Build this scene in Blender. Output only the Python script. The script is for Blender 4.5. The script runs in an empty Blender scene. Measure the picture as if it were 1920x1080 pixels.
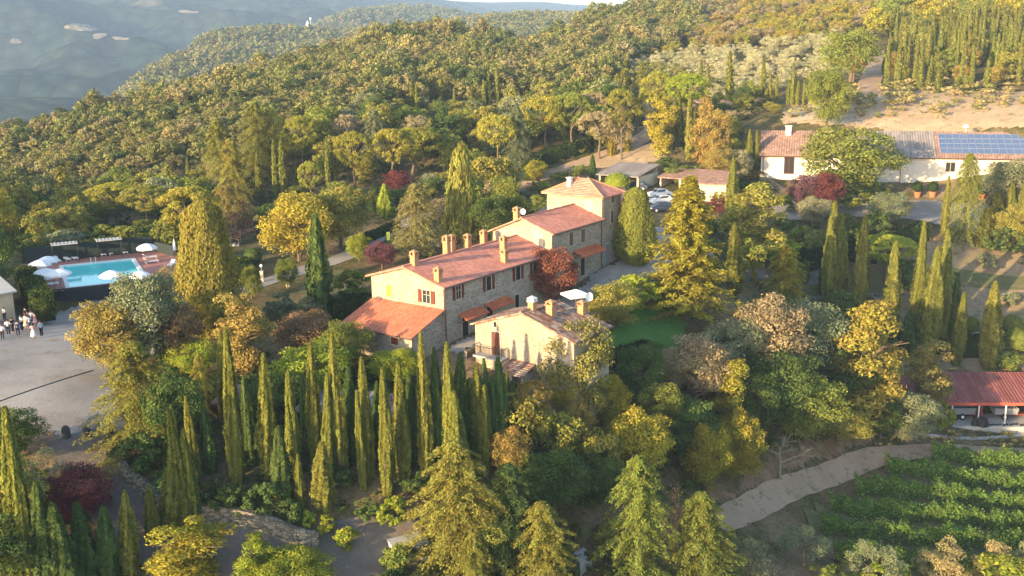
import bpy, math, random
import numpy as np
from mathutils import Vector, Matrix
random.seed(7); RNG = np.random.default_rng(11)
SC = bpy.context.scene
COL = SC.collection
R_ = math.radians
# ------------------------------------------------------------------ camera
FPX = 1950.0; PITCH = R_(13.6); ROLL = R_(1.0); CZ = 30.0
cam_d = bpy.data.cameras.new('camera'); cam = bpy.data.objects.new('camera', cam_d); COL.objects.link(cam)
cam_d.sensor_width = 36.0; cam_d.lens = 36.0 * FPX / 1920.0
cam_d.clip_start = 0.5; cam_d.clip_end = 30000.0
FV = np.array([0, math.cos(PITCH), -math.sin(PITCH)]); R0 = np.array([1., 0, 0]); U0 = np.cross(R0, FV)
RV = math.cos(ROLL) * R0 - math.sin(ROLL) * U0
UV = math.sin(ROLL) * R0 + math.cos(ROLL) * U0
cam.matrix_world = Matrix(((RV[0], UV[0], -FV[0], 0), (RV[1], UV[1], -FV[1], 0), (RV[2], UV[2], -FV[2], CZ), (0, 0, 0, 1)))
SC.camera = cam
# ------------------------------------------------------------------ sky, sun, exposure
SUN_EL = 11.5; SUN_DIR = (-0.73, -0.68)           # horizontal direction towards the sun
w = bpy.data.worlds.new('World'); SC.world = w; w.use_nodes = True
nt = w.node_tree; nt.nodes.clear()
sky = nt.nodes.new('ShaderNodeTexSky'); sky.sky_type = 'NISHITA'; sky.sun_disc = False
sky.sun_elevation = R_(SUN_EL); sky.sun_rotation = math.atan2(SUN_DIR[0], SUN_DIR[1])
sky.altitude = 300; sky.dust_density = 1.5; sky.air_density = 1.0
bg = nt.nodes.new('ShaderNodeBackground'); bg.inputs[1].default_value = 0.15
wo = nt.nodes.new('ShaderNodeOutputWorld')
nt.links.new(sky.outputs[0], bg.inputs[0]); nt.links.new(bg.outputs[0], wo.inputs[0])
sd = bpy.data.lights.new('sun', 'SUN'); sd.energy = 4.1; sd.angle = R_(0.6); sd.color = (1.0, 0.72, 0.38)
sun = bpy.data.objects.new('sun', sd); COL.objects.link(sun)
sv = Vector((SUN_DIR[0] * math.cos(R_(SUN_EL)), SUN_DIR[1] * math.cos(R_(SUN_EL)), math.sin(R_(SUN_EL)))).normalized()
sun.rotation_euler = sv.to_track_quat('Z', 'Y').to_euler()
SC.view_settings.view_transform = 'Standard'; SC.view_settings.look = 'None'
SC.view_settings.gamma = 1.0; SC.view_settings.exposure = 1.85
SC.cycles.max_bounces = 5; SC.cycles.diffuse_bounces = 2; SC.cycles.transmission_bounces = 3
SC.cycles.volume_bounces = 0; SC.cycles.glossy_bounces = 2; SC.cycles.transparent_max_bounces = 8
SC.cycles.use_denoising = True
# ------------------------------------------------------------------ photograph geometry -> world
def ray(u, v):
    d = FV + (u - 960) / FPX * RV - (v - 540) / FPX * UV
    return d / np.linalg.norm(d)
ORG = np.array([0, 0, CZ])
def onz(u, v, z):
    d = ray(u, v); return ORG + (z - CZ) / d[2] * d
def atd(u, v, D): return ORG + D * ray(u, v)
def proj(x, y, z):
    q = np.stack([np.asarray(x, float), np.asarray(y, float), np.asarray(z, float) - CZ], -1)
    d = q @ FV; d = np.where(d < 1, 1, d)
    return 960 + FPX * (q @ RV) / d, 540 - FPX * (q @ UV) / d, d
# villa frame: origin at the sunlit gable's front corner, X along the front wall, Y towards the back
VA = R_(54.0); VO = np.array([-6.78, 99.74]); VE = np.array([math.cos(VA), math.sin(VA)]); VG = np.array([-VE[1], VE[0]])
def vil(s, g): return VO + s * VE + g * VG
# ------------------------------------------------------------------ terrain
CP = []
for u, v, z in [(40,620,0),(150,700,0),(60,560,0),(180,520,0),(320,560,0),(110,780,-.6),(10,750,-.2),(500,530,0),(600,520,.3),
    (700,460,.9),(430,470,.6),(640,610,-.3),(1210,620,-1.8),(1083,560,.4),(1240,450,2.8),(1340,520,-.5),(250,470,0),(90,480,-.2),
    (450,920,-4),(600,930,-4.8),(750,925,-5.5),(900,900,-6),(740,780,-3.2),(300,780,-1.2),(210,850,-2),(280,970,-5.5),
    (100,950,-3.8),(60,1080,-6.2),(300,1080,-7.8),(500,1060,-8.6),(700,1060,-9.5),(450,800,-2.4),(560,700,-1.5),
    (900,1080,-11),(1100,1080,-13),(1300,1040,-15),(1400,960,-15.8),(1860,840,-19.2),(1820,790,-19.5),
    (110,592,-2.0),(180,588,-2.1),(250,582,-2.0),(60,600,-1.0),(1300,880,-12.5),(1100,850,-9),(1100,720,-5),
    (1300,720,-6.5),(1480,720,-9.5),(1600,700,-13),
    (1900,655,-13.7),(1700,645,-13.2),(1700,520,-7),(1900,500,-6.5),(1780,430,-1.5),(1500,400,.6),(1450,500,-3),(1560,560,-8),
    (1700,368,1.5),(1900,375,1.5),(1600,390,1),(1450,345,2.8),(1400,345,3.2),(1300,345,3.6),(1190,365,3.1),(1130,300,6.6),
    (1240,285,8),(1020,330,4.6),(950,400,2.4),(780,345,3),(600,380,1),(450,400,.2),(300,440,-.3),(100,440,-1)]:
    CP.append(tuple(onz(u, v, z)))
_a, _b, _c3 = onz(1500,960,-18.2), onz(1900,1000,-21.4), onz(1860,850,-19.3); _nn = np.cross(_b-_a, _c3-_a)
def onvine(u, v): d = ray(u, v); return ORG + (((_a-ORG) @ _nn) / (d @ _nn)) * d
for q in [(1500,960),(1900,1000),(1860,850),(1640,885),(1560,880),(1700,930),(1800,1000),(1600,1000),(1700,1080),(1900,1080),(1560,1070),(1960,920),(1750,870),(2050,1000)]: CP.append(tuple(onvine(*q)))
for u, v, D in [(0,350,255),(0,270,345),(150,235,355),(-300,330,345),(-300,420,250),(300,250,260),(330,180,370),(600,250,230),(560,130,400),(700,76,440),(850,74,425),
    (900,200,270),(1000,108,380),(1100,52,470),(1250,16,540),(1200,190,262),(1300,205,245),(1300,110,330),(1450,205,228),
    (1600,205,222),(1850,225,216),(1480,240,212),(1900,238,209),(1700,165,250),(1900,155,250),(1500,85,330),(1700,85,330),(1600,5,460),(1900,0,420),
    (1300,0,560),(1500,-60,560),(1900,-80,520),(2300,150,260),(2300,0,420),(2300,420,180),(2300,800,130),(0,170,520)]:
    if (u, v) == (0, 170): continue
    CP.append(tuple(atd(u, v, D)))
for s, g, z in [(0,0,0),(0,10,0),(10,-1,.3),(19,-1,.9),(27,-1,1.8),(35,-1,2.8),(10,12,.6),(25,12,2),(38,8,3),(-6,0,-1.2),(-6,9,-.8),(2,-4,-.1)]:
    p = vil(s, g); CP.append((p[0], p[1], z))
for x, y, z in [(58,128,-19.6),(72,127,-19.6),(55,123,-19.7),(68,121,-19.8),(-2,88,-3.2),(5,92,-3),(9,98,-1.8),(-90,100,0.5),(-95,60,-1),(-130,140,1),(-130,30,-2),(-60,30,-5),(-40,0,-9),(0,0,-12),(60,0,-18),(120,40,-26),
    (40,40,-14),(0,40,-10.5),(130,100,-23),(-150,-60,-8),(150,-60,-26),(0,-80,-18),(0,45,-9.5),(25,45,-12.5),(-25,45,-8.5),
    (-200,470,-75),(-120,560,-50),(-300,400,-60),(-50,600,-15),(40,700,0),(200,760,60),(-300,600,-130),(-150,760,-110),(400,700,90),(330,500,50),(260,300,25),(-260,200,-12)]:
    CP.append((x, y, z))
CP = np.array(CP)
_c = 9.0
def _phi(r2): return np.sqrt(r2 + _c * _c)
_d2 = ((CP[:, None, :2] - CP[None, :, :2]) ** 2).sum(-1)
_n = len(CP); _A = np.zeros((_n + 1, _n + 1)); _A[:_n, :_n] = -_phi(_d2) + np.eye(_n) * 0.8; _A[_n, :_n] = 1; _A[:_n, _n] = 1
_W = np.linalg.solve(_A, np.append(CP[:, 2], 0))
def hgt(x, y):
    x = np.asarray(x, float); y = np.asarray(y, float); sh = np.broadcast(x, y).shape
    xf = np.broadcast_to(x, sh).ravel(); yf = np.broadcast_to(y, sh).ravel(); out = np.empty(len(xf))
    for i in range(0, len(xf), 20000):
        d2 = (xf[i:i+20000, None] - CP[None, :, 0]) ** 2 + (yf[i:i+20000, None] - CP[None, :, 1]) ** 2
        out[i:i+20000] = -_phi(d2) @ _W[:_n] + _W[_n]
    return out.reshape(sh) if sh else float(out[0])
_T = np.arange(25, 900, 0.4)
def hitg(u, v, h=0.0):
    """where the line of sight through (u, v) is h above the ground"""
    d = ray(u, v); P = ORG[None] + _T[:, None] * d[None]
    k = np.nonzero(P[:, 2] - hgt(P[:, 0], P[:, 1]) <= h)[0]
    if not len(k): k = [len(_T) - 1]
    p = P[k[0]]; return np.array([p[0], p[1], hgt(p[0], p[1])])
# ------------------------------------------------------------------ materials
MATS = {}
def newmat(name):
    m = bpy.data.materials.new(name); m.use_nodes = True; m.node_tree.nodes.clear(); MATS[name] = m
    n = m.node_tree.nodes; o = n.new('ShaderNodeOutputMaterial'); return m, n, m.node_tree.links, o
def mx(n, l, fac, a, b, mode='MIX'):
    x = n.new('ShaderNodeMix'); x.data_type = 'RGBA'; x.blend_type = mode
    for sock, val in ((0, fac), (6, a), (7, b)):
        if isinstance(val, bpy.types.NodeSocket): l.new(val, x.inputs[sock])
        elif sock == 0: x.inputs[0].default_value = val
        else: x.inputs[sock].default_value = (*val, 1) if len(val) == 3 else val
    return x.outputs[2]
def noise(n, l, scale, detail=3, vec=None, rough=.55):
    t = n.new('ShaderNodeTexNoise'); t.inputs['Scale'].default_value = scale; t.inputs['Detail'].default_value = detail
    t.inputs['Roughness'].default_value = rough
    if vec is not None: l.new(vec, t.inputs['Vector'])
    return t.outputs['Fac']
def ramp(n, l, f, stops):
    r = n.new('ShaderNodeValToRGB'); l.new(f, r.inputs[0]); e = r.color_ramp.elements
    while len(e) < len(stops): e.new(0.5)
    for k, (p, c) in enumerate(stops): e[k].position = p; e[k].color = (*c, 1) if len(c) == 3 else (c[0], c[0], c[0], 1)
    return r.outputs[0]
def prin(n, l, o, col, rough=.8, bump=None, bs=.3, bd=.05, metal=0, spec=.3):
    p = n.new('ShaderNodeBsdfPrincipled'); p.inputs['Roughness'].default_value = rough; p.inputs['Metallic'].default_value = metal
    p.inputs['Specular IOR Level'].default_value = spec
    if isinstance(col, bpy.types.NodeSocket): l.new(col, p.inputs['Base Color'])
    else: p.inputs['Base Color'].default_value = (*col, 1)
    if bump is not None:
        b = n.new('ShaderNodeBump'); b.inputs['Strength'].default_value = bs; b.inputs['Distance'].default_value = bd
        l.new(bump, b.inputs['Height']); l.new(b.outputs[0], p.inputs['Normal'])
    l.new(p.outputs[0], o.inputs[0]); return p
def objco(n, l, scale=(1, 1, 1), rot=(0, 0, 0)):
    tc = n.new('ShaderNodeTexCoord'); mp = n.new('ShaderNodeMapping'); l.new(tc.outputs['Object'], mp.inputs[0])
    mp.inputs['Scale'].default_value = scale; mp.inputs['Rotation'].default_value = rot; return mp.outputs[0]
def simple(name, col, rough=.7, var=.12, scale=3, metal=0, spec=.3):
    m, n, l, o = newmat(name); v = objco(n, l)
    c = mx(n, l, noise(n, l, scale, 4, v), tuple(x * (1 - var) for x in col), tuple(min(1, x * (1 + var)) for x in col))
    prin(n, l, o, c, rough, metal=metal, spec=spec); return m
def foliage(name, forest=False):
    m, n, l, o = newmat(name)
    oi = n.new('ShaderNodeObjectInfo'); at = n.new('ShaderNodeAttribute'); at.attribute_name = 'tone'
    if forest:
        base = ramp(n, l, oi.outputs['Random'], forest)
    else: base = oi.outputs['Color']
    sep = n.new('ShaderNodeSeparateColor'); l.new(at.outputs['Color'], sep.inputs[0])
    hs = n.new('ShaderNodeHueSaturation'); l.new(base, hs.inputs['Color'])
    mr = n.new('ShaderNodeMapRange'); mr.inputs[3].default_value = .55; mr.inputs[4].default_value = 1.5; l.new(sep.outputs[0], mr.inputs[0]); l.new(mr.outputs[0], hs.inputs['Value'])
    m2 = n.new('ShaderNodeMapRange'); m2.inputs[3].default_value = .475; m2.inputs[4].default_value = .52; l.new(sep.outputs[1], m2.inputs[0]); l.new(m2.outputs[0], hs.inputs['Hue'])
    d = n.new('ShaderNodeBsdfDiffuse'); t = n.new('ShaderNodeBsdfTranslucent'); a = n.new('ShaderNodeMixShader'); a.inputs[0].default_value = .3
    l.new(hs.outputs[0], d.inputs[0]); l.new(hs.outputs[0], t.inputs[0]); l.new(d.outputs[0], a.inputs[1]); l.new(t.outputs[0], a.inputs[2])
    l.new(a.outputs[0], o.inputs[0]); return m
M_leaf = foliage('foliage')
M_forest = foliage('forest_foliage', [(0, (.08,.12,.04)), (.15, (.16,.18,.065)), (.4, (.25,.24,.085)), (.6, (.19,.22,.07)), (.8, (.28,.25,.1)), (.93, (.22,.19,.09)), (1, (.3,.28,.16))])
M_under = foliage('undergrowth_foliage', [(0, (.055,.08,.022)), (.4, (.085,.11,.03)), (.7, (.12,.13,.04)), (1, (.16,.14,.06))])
M_scrub = foliage('scrub_foliage', [(0, (.24,.24,.08)), (.4, (.33,.29,.12)), (.7, (.42,.34,.17)), (1, (.22,.24,.08))])
M_grove = foliage('olive_grove_foliage', [(0, (.38,.37,.2)), (.5, (.48,.45,.27)), (1, (.32,.34,.18))])
M_bark = simple('bark', (.13, .095, .065), .9, .35, 2)
M_palebark = simple('pale_bark', (.3, .25, .19), .9, .3, 2)
M_plaster = simple('white_plaster', (.62, .58, .53), .9, .1, .6)
M_cream = simple('cream_plaster', (.6, .5, .36), .9, .12, .8)
M_white = simple('white_fabric', (.8, .8, .82), .8, .03)
M_whitemetal = simple('white_metal', (.75, .75, .75), .5, .05)
M_dark = simple('dark_opening', (.012, .012, .014), .5, .3)
M_glass = simple('window_glass', (.03, .04, .05), .12, .1, spec=.6)
M_shutter = simple('red_brown_shutter', (.12, .028, .018), .6, .2, 8)
M_shutter2 = simple('brown_shutter', (.13, .085, .06), .6, .2, 8)
M_yelshutter = simple('yellow_wood', (.5, .27, .07), .6, .1, 8)
M_surround = simple('pale_stone', (.42, .37, .3), .85, .15, 3)
M_gutter = simple('copper_gutter', (.1, .05, .035), .5, .1, spec=.5)
M_brick = simple('chimney_brick', (.42, .22, .12), .9, .25, 6)
M_black = simple('black_metal', (.02, .02, .022), .5, .2)
M_net = simple('green_black_netting', (.022, .035, .034), .9, .25, 5)
M_wood = simple('weathered_wood', (.17, .12, .09), .85, .25, 4)
M_concrete = simple('pale_concrete', (.42, .41, .4), .9, .15, 1.5)
M_redbeam = simple('red_beam', (.5, .1, .06), .6, .1, 2)
M_rust = simple('red_wall_panel', (.25, .05, .035), .7, .2, 2)
M_trailer = simple('zinc_sheet', (.32, .33, .36), .45, .15, 3, .3)
M_rubber = simple('black_rubber', (.02, .02, .02), .8, .2)
M_terracotta = simple('terracotta_pot', (.42, .16, .08), .85, .15, 4)
M_skin = simple('skin', (.5, .3, .22), .6, .05)
M_carblue = simple('dark_blue_car_paint', (.03, .04, .07), .25, .05, spec=.6)
M_carwhite = simple('white_car_paint', (.7, .7, .72), .25, .03, spec=.6)
M_orange = simple('orange_brick', (.6, .16, .05), .8, .2, 5)
M_bone = simple('pale_path_edge', (.5, .46, .4), .9, .2, 2)
def stonemat(name, a, b, mort, sc=2.6):
    m, n, l, o = newmat(name); v = objco(n, l, (1, 1, 2.0))
    vo = n.new('ShaderNodeTexVoronoi'); vo.inputs['Scale'].default_value = sc; l.new(v, vo.inputs['Vector'])
    bw = n.new('ShaderNodeRGBToBW'); l.new(vo.outputs['Color'], bw.inputs[0])
    c = ramp(n, l, bw.outputs[0], [(.2, a), (.5, b), (.8, tuple(x * 1.25 for x in b))])
    ve = n.new('ShaderNodeTexVoronoi'); ve.feature = 'DISTANCE_TO_EDGE'; ve.inputs['Scale'].default_value = sc; l.new(v, ve.inputs['Vector'])
    e = ramp(n, l, ve.outputs['Distance'], [(.02, (1,)), (.09, (0,))])
    c = mx(n, l, e, c, mort)
    big = ramp(n, l, noise(n, l, .5, 5, objco(n, l)), [(.35, (.78,.76,.72)), (.65, (1.0,1.0,1.0))])
    c = mx(n, l, .8, c, big, 'MULTIPLY')
    prin(n, l, o, c, .95, ve.outputs['Distance'], .6, .08, spec=.1); return m
M_stone = stonemat('rubble_stone_wall', (.25,.22,.18), (.35,.305,.25), (.39,.35,.29), 3.6)
M_stone2 = stonemat('greyer_stone_wall', (.27,.235,.19), (.34,.295,.24), (.38,.33,.27), 4.6)
M_drystone = stonemat('dry_stone_wall', (.13,.12,.09), (.27,.24,.19), (.1,.09,.07), 2.2)
def tilemat(name, cols, period=.24, course=.38, bumpd=.09, patch=None, axis='X', wave=.35):
    m, n, l, o = newmat(name); tc = n.new('ShaderNodeTexCoord'); s = n.new('ShaderNodeSeparateXYZ'); l.new(tc.outputs['Object'], s.inputs[0])
    A, B = ('X', 'Y') if axis == 'X' else ('Y', 'X')
    def mth(op, a, b=None):
        x = n.new('ShaderNodeMath'); x.operation = op
        for i, q in enumerate((a, b)):
            if q is None: continue
            if isinstance(q, (int, float)): x.inputs[i].default_value = q
            else: l.new(q, x.inputs[i])
        return x.outputs[0]
    cx = mth('MULTIPLY', s.outputs[A], 1 / period); cy = mth('MULTIPLY', s.outputs[B], 1 / course)
    cmb = n.new('ShaderNodeCombineXYZ'); l.new(mth('FLOOR', cx), cmb.inputs[0]); l.new(mth('FLOOR', cy), cmb.inputs[1])
    wn = n.new('ShaderNodeTexWhiteNoise'); wn.noise_dimensions = '2D'; l.new(cmb.outputs[0], wn.inputs['Vector'])
    c = ramp(n, l, wn.outputs['Value'], cols)
    big = noise(n, l, .35, 5, tc.outputs['Object'])
    c = mx(n, l, .6, c, ramp(n, l, big, [(.3, (.7,.66,.64)), (.7, (1.12,1.08,1.04))]), 'MULTIPLY')
    if patch: c = mx(n, l, ramp(n, l, noise(n, l, 1.2, 6, tc.outputs['Object'], .7), [(.5, (0,)), (.62, (1,))]), c, patch)
    h = mth('ABSOLUTE', mth('SINE', mth('MULTIPLY', cx, math.pi)))
    groove = ramp(n, l, h, [(0, (1 - wave,) ), (.45, (1,))])
    c = mx(n, l, 1, c, groove, 'MULTIPLY')
    fy = mth('FRACT', cy)
    h2 = mth('ADD', h, mth('MULTIPLY', fy, .35))
    prin(n, l, o, c, .9, h2, .7, bumpd, spec=.15); return m
M_tile = tilemat('new_red_roof_tiles', [(0, (.47,.2,.15)), (.5, (.56,.245,.185)), (1, (.64,.3,.23))], patch=None, wave=.3)
M_tile_or = tilemat('orange_roof_tiles', [(0, (.44,.15,.09)), (.5, (.5,.18,.11)), (1, (.56,.22,.14))], axis='Y')
M_oldtile = tilemat('old_mottled_roof_tiles', [(0, (.16,.09,.065)), (.35, (.3,.15,.11)), (.65, (.36,.24,.19)), (1, (.48,.4,.34))], .3, .45, .14, (.2,.17,.13), wave=.5)
M_barntile = tilemat('faded_red_roof_tiles', [(0, (.24,.15,.12)), (.5, (.3,.19,.15)), (1, (.37,.25,.2))], .45, .5, .1, wave=.13)
M_greyroof = tilemat('grey_fibre_roof_sheets', [(0, (.2,.18,.18)), (.5, (.24,.22,.215)), (1, (.28,.26,.25))], .45, 2.4, .1, wave=.15)
M_redsheet = tilemat('red_corrugated_roof', [(0, (.2,.065,.06)), (.5, (.24,.085,.08)), (1, (.29,.11,.1))], .42, 3.0, .1)
def groundmat():
    m, n, l, o = newmat('dry_grass_ground'); tc = n.new('ShaderNodeTexCoord'); v = tc.outputs['Object']
    c = ramp(n, l, noise(n, l, .035, 6, v, .6), [(.3, (.085,.075,.03)), (.45, (.17,.125,.065)), (.6, (.24,.175,.11)), (.75, (.3,.23,.16))])
    g = ramp(n, l, noise(n, l, .12, 6, v, .65), [(.42, (0,)), (.6, (1,))])
    c = mx(n, l, g, c, (.075,.08,.028))
    f = ramp(n, l, noise(n, l, 2.5, 6, v, .7), [(.3, (.6,.6,.6)), (.7, (1.3,1.3,1.3))])
    c = mx(n, l, 1, c, f, 'MULTIPLY')
    prin(n, l, o, c, 1, noise(n, l, 1.2, 6, v, .7), .8, .4, spec=.05); return m
M_ground = groundmat()
def patchy(name, a, b, sc=.4, fine=4, c3=None, bd=.05):
    m, n, l, o = newmat(name); tc = n.new('ShaderNodeTexCoord'); v = tc.outputs['Object']
    c = mx(n, l, ramp(n, l, noise(n, l, sc, 6, v, .6), [(.35, (0,)), (.65, (1,))]), a, b)
    if c3: c = mx(n, l, ramp(n, l, noise(n, l, sc * 2.3, 6, v, .7), [(.55, (0,)), (.66, (1,))]), c, c3)
    f = ramp(n, l, noise(n, l, fine, 4, v, .8), [(.3, (.8,.8,.8)), (.7, (1.15,1.15,1.15))])
    c = mx(n, l, 1, c, f, 'MULTIPLY'); prin(n, l, o, c, .95, noise(n, l, fine, 4, v), .5, bd, spec=.1); return m
M_gravel = patchy('pale_gravel', (.22,.205,.195), (.33,.31,.29), .12, 4, (.24,.19,.145), .03)
M_track = patchy('dirt_track', (.3,.215,.145), (.37,.27,.19), .35, 6, (.17,.13,.085), .02)
M_lane = patchy('lane_gravel', (.12,.105,.095), (.18,.155,.135), .3, 4, (.16,.12,.09))
M_verge = patchy('leaf_litter_bank', (.17,.105,.06), (.24,.16,.1), .5, 4, (.1,.1,.04), .1)
M_dryearth = patchy('dry_earth', (.33,.24,.15), (.43,.33,.22), .25, 2.5, (.14,.13,.05), .2)
M_lawn = patchy('green_lawn', (.06,.15,.03), (.09,.19,.045), .4, 5)
M_paleclay = patchy('pale_clay_bank', (.36,.31,.25), (.45,.38,.3), .2, 2, (.2,.15,.09), .3)
M_grassgreen = patchy('mown_grass', (.09,.1,.04), (.14,.13,.06), .3, 4, (.2,.15,.08))
M_paving = patchy('stone_paving', (.25,.23,.21), (.36,.33,.3), .8, 6)
M_deck = simple('pink_tile_deck', (.37, .17, .14), .8, .12, 2)
M_coping = simple('white_coping', (.72, .7, .68), .7, .05)
def watermat():
    m, n, l, o = newmat('pool_water'); v = objco(n, l)
    prin(n, l, o, mx(n, l, noise(n, l, .3, 2, v), (.08,.6,.62), (.14,.75,.74)), .06, noise(n, l, 3, 2, v), .08, .02, spec=.5)
watermat(); M_water = MATS['pool_water']
def panelmat():
    m, n, l, o = newmat('solar_cells'); v = objco(n, l)
    br = n.new('ShaderNodeTexBrick'); l.new(v, br.inputs[0]); br.offset = 0; br.inputs['Scale'].default_value = 1
    br.inputs['Brick Width'].default_value = .25; br.inputs['Row Height'].default_value = .25; br.inputs['Mortar Size'].default_value = .012
    br.inputs['Color1'].default_value = (.08, .12, .24, 1); br.inputs['Color2'].default_value = (.07, .11, .21, 1); br.inputs['Mortar'].default_value = (.1, .16, .3, 1)
    prin(n, l, o, br.outputs[0], .25, spec=.5); return m
M_panel = panelmat()
def farmat(name, a, b, bare, fs=.07):
    m, n, l, o = newmat(name); tc = n.new('ShaderNodeTexCoord'); v = tc.outputs['Object']
    c = mx(n, l, ramp(n, l, noise(n, l, .004, 6, v, .6), [(.35, (0,)), (.65, (1,))]), a, b)
    c = mx(n, l, ramp(n, l, noise(n, l, .0045, 9, v, .62), [(.645, (0,)), (.665, (1,))]), c, bare)
    vo = n.new('ShaderNodeTexVoronoi'); vo.inputs['Scale'].default_value = fs; l.new(v, vo.inputs['Vector'])
    f = ramp(n, l, vo.outputs['Distance'], [(0, (1.25,1.25,1.25)), (.75, (.5,.5,.5))])
    c = mx(n, l, 1, c, f, 'MULTIPLY')
    inv = n.new('ShaderNodeMath'); inv.operation = 'SUBTRACT'; inv.inputs[0].default_value = 1; l.new(vo.outputs['Distance'], inv.inputs[1])
    prin(n, l, o, c, 1, inv.outputs[0], 1, .22/fs, spec=0); return m
M_far = farmat('wooded_mountain', (.022,.045,.032), (.05,.06,.038), (.12,.11,.08), .03)
M_mid = farmat('wooded_ridge', (.06,.06,.025), (.085,.08,.03), (.1,.09,.04))
# ------------------------------------------------------------------ mesh helpers
class MB:
    def __init__(s): s.v = []; s.f = []; s.mi = []
    def add(s, vs, fs, mi=0):
        k = len(s.v); s.v += [tuple(map(float, q)) for q in vs]; s.f += [tuple(i + k for i in f) for f in fs]; s.mi += [mi] * len(fs)
    def box(s, x0, x1, y0, y1, z0, z1, mi=0):
        s.add([(x0,y0,z0),(x1,y0,z0),(x1,y1,z0),(x0,y1,z0),(x0,y0,z1),(x1,y0,z1),(x1,y1,z1),(x0,y1,z1)],
              [(0,3,2,1),(4,5,6,7),(0,1,5,4),(1,2,6,5),(2,3,7,6),(3,0,4,7)], mi); return s
    def slab(s, pts, t, mi=0):
        """solid from a planar polygon, thickened straight down by t"""
        n = len(pts); vs = [tuple(p) for p in pts] + [(p[0], p[1], p[2] - t) for p in pts]
        s.add(vs, [tuple(range(n)), tuple(range(2*n-1, n-1, -1))] + [(i, i + n, (i+1) % n + n, (i+1) % n) for i in range(n)], mi); return s
    def prism(s, poly, z0, z1, mi=0): return s.slab([(x, y, z1) for x, y in poly], z1 - z0, mi)
    def cyl(s, a, b, r0, r1=None, n=8, mi=0, caps=True):
        r1 = r0 if r1 is None else r1; a = np.array(a, float); b = np.array(b, float); d = b - a; d /= (np.linalg.norm(d) + 1e-9)
        t = np.cross(d, (0, 0, 1) if abs(d[2]) < .9 else (1, 0, 0)); t /= np.linalg.norm(t); u = np.cross(d, t); vs = []
        for p, r in ((a, r0), (b, r1)):
            for i in range(n):
                an = 2 * math.pi * i / n; vs.append(p + r * (math.cos(an) * t + math.sin(an) * u))
        fs = [(i, (i+1) % n, (i+1) % n + n, i + n) for i in range(n)]
        if caps: fs += [tuple(range(n-1, -1, -1)), tuple(range(n, 2*n))]
        s.add(vs, fs, mi); return s
    def lathe(s, prof, c=(0, 0, 0), n=12, mi=0):
        vs = []; fs = []
        for r, z in prof:
            for i in range(n):
                an = 2 * math.pi * i / n; vs.append((c[0] + r * math.cos(an), c[1] + r * math.sin(an), c[2] + z))
        for k in range(len(prof) - 1):
            for i in range(n): fs.append((k*n+i, k*n+(i+1) % n, (k+1)*n+(i+1) % n, (k+1)*n+i))
        s.add(vs, fs, mi); return s
    def build(s, name, mats, parent=None, smooth=False, loc=None, rz=0):
        me = bpy.data.meshes.new(name); me.from_pydata(s.v, [], s.f)
        mats = mats if isinstance(mats, (list, tuple)) else [mats]
        for m in mats: me.materials.append(m)
        if len(mats) > 1: me.polygons.foreach_set('material_index', s.mi)
        if smooth: me.polygons.foreach_set('use_smooth', [True] * len(s.f))
        me.update(); o = bpy.data.objects.new(name, me); COL.objects.link(o)
        if parent is not None: o.parent = parent
        if loc is not None: o.location = loc
        o.rotation_euler = (0, 0, rz); return o
def tag(o, label=None, cat=None, group=None, kind=None):
    for k, q in (('label', label), ('category', cat), ('group', group), ('kind', kind)):
        if q: o[k] = q
    return o
def empty(name, loc, rz=0, label=None, cat=None, group=None):
    o = bpy.data.objects.new(name, None); COL.objects.link(o); o.location = tuple(map(float, loc)); o.rotation_euler = (0, 0, rz); o.empty_display_size = .3
    return tag(o, label, cat, group)
def dup(o, parent=None):
    c = o.copy(); COL.objects.link(c)
    if parent is not None: c.parent = parent
    for ch in list(o.children): dup(ch, c)
    return c
# ------------------------------------------------------------------ foliage geometry
def unit(n, rng):
    d = rng.normal(size=(n, 3)); return d / np.linalg.norm(d, axis=1, keepdims=True)
def leafmesh(name, pos, nrm, tan, size, tone, mats, wid=.55, core=None):
    """pos, nrm, tan (n,3); size (n,): one small pointed leaf tuft per row"""
    n = len(pos); nrm = nrm / (np.linalg.norm(nrm, axis=1, keepdims=True) + 1e-9)
    b = np.cross(nrm, tan); b /= (np.linalg.norm(b, axis=1, keepdims=True) + 1e-9); t = np.cross(b, nrm)
    s = size[:, None]; V = np.empty((n, 4, 3)); V[:, 0] = pos - t * s; V[:, 1] = pos + b * s * wid; V[:, 2] = pos + t * s; V[:, 3] = pos - b * s * wid
    V = V.reshape(-1, 3); F = np.arange(4 * n, dtype=np.int32); nl = [4] * n; T = np.repeat(tone, 4, axis=0)
    if core is not None:
        cv, cf = core; k = len(V); V = np.concatenate([V, np.array(cv, float)]); F = np.concatenate([F, (np.array(cf, dtype=np.int32) + k).ravel()]); nl = nl + [len(cf[0])] * len(cf)
        T = np.concatenate([T, np.full((len(cv), 2), .3)])
    me = bpy.data.meshes.new(name); me.vertices.add(len(V)); me.vertices.foreach_set('co', V.ravel())
    me.loops.add(len(F)); me.loops.foreach_set('vertex_index', F); me.polygons.add(len(nl))
    me.polygons.foreach_set('loop_start', np.concatenate([[0], np.cumsum(nl)[:-1]]).astype(np.int32)); me.polygons.foreach_set('loop_total', np.array(nl, dtype=np.int32))
    at = me.attributes.new('tone', 'FLOAT_COLOR', 'POINT'); C4 = np.ones((len(V), 4)); C4[:, :2] = T; at.data.foreach_set('color', C4.ravel())
    for m in (mats if isinstance(mats, (list, tuple)) else [mats]): me.materials.append(m)
    me.update(calc_edges=True); me.validate(); return me
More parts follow.
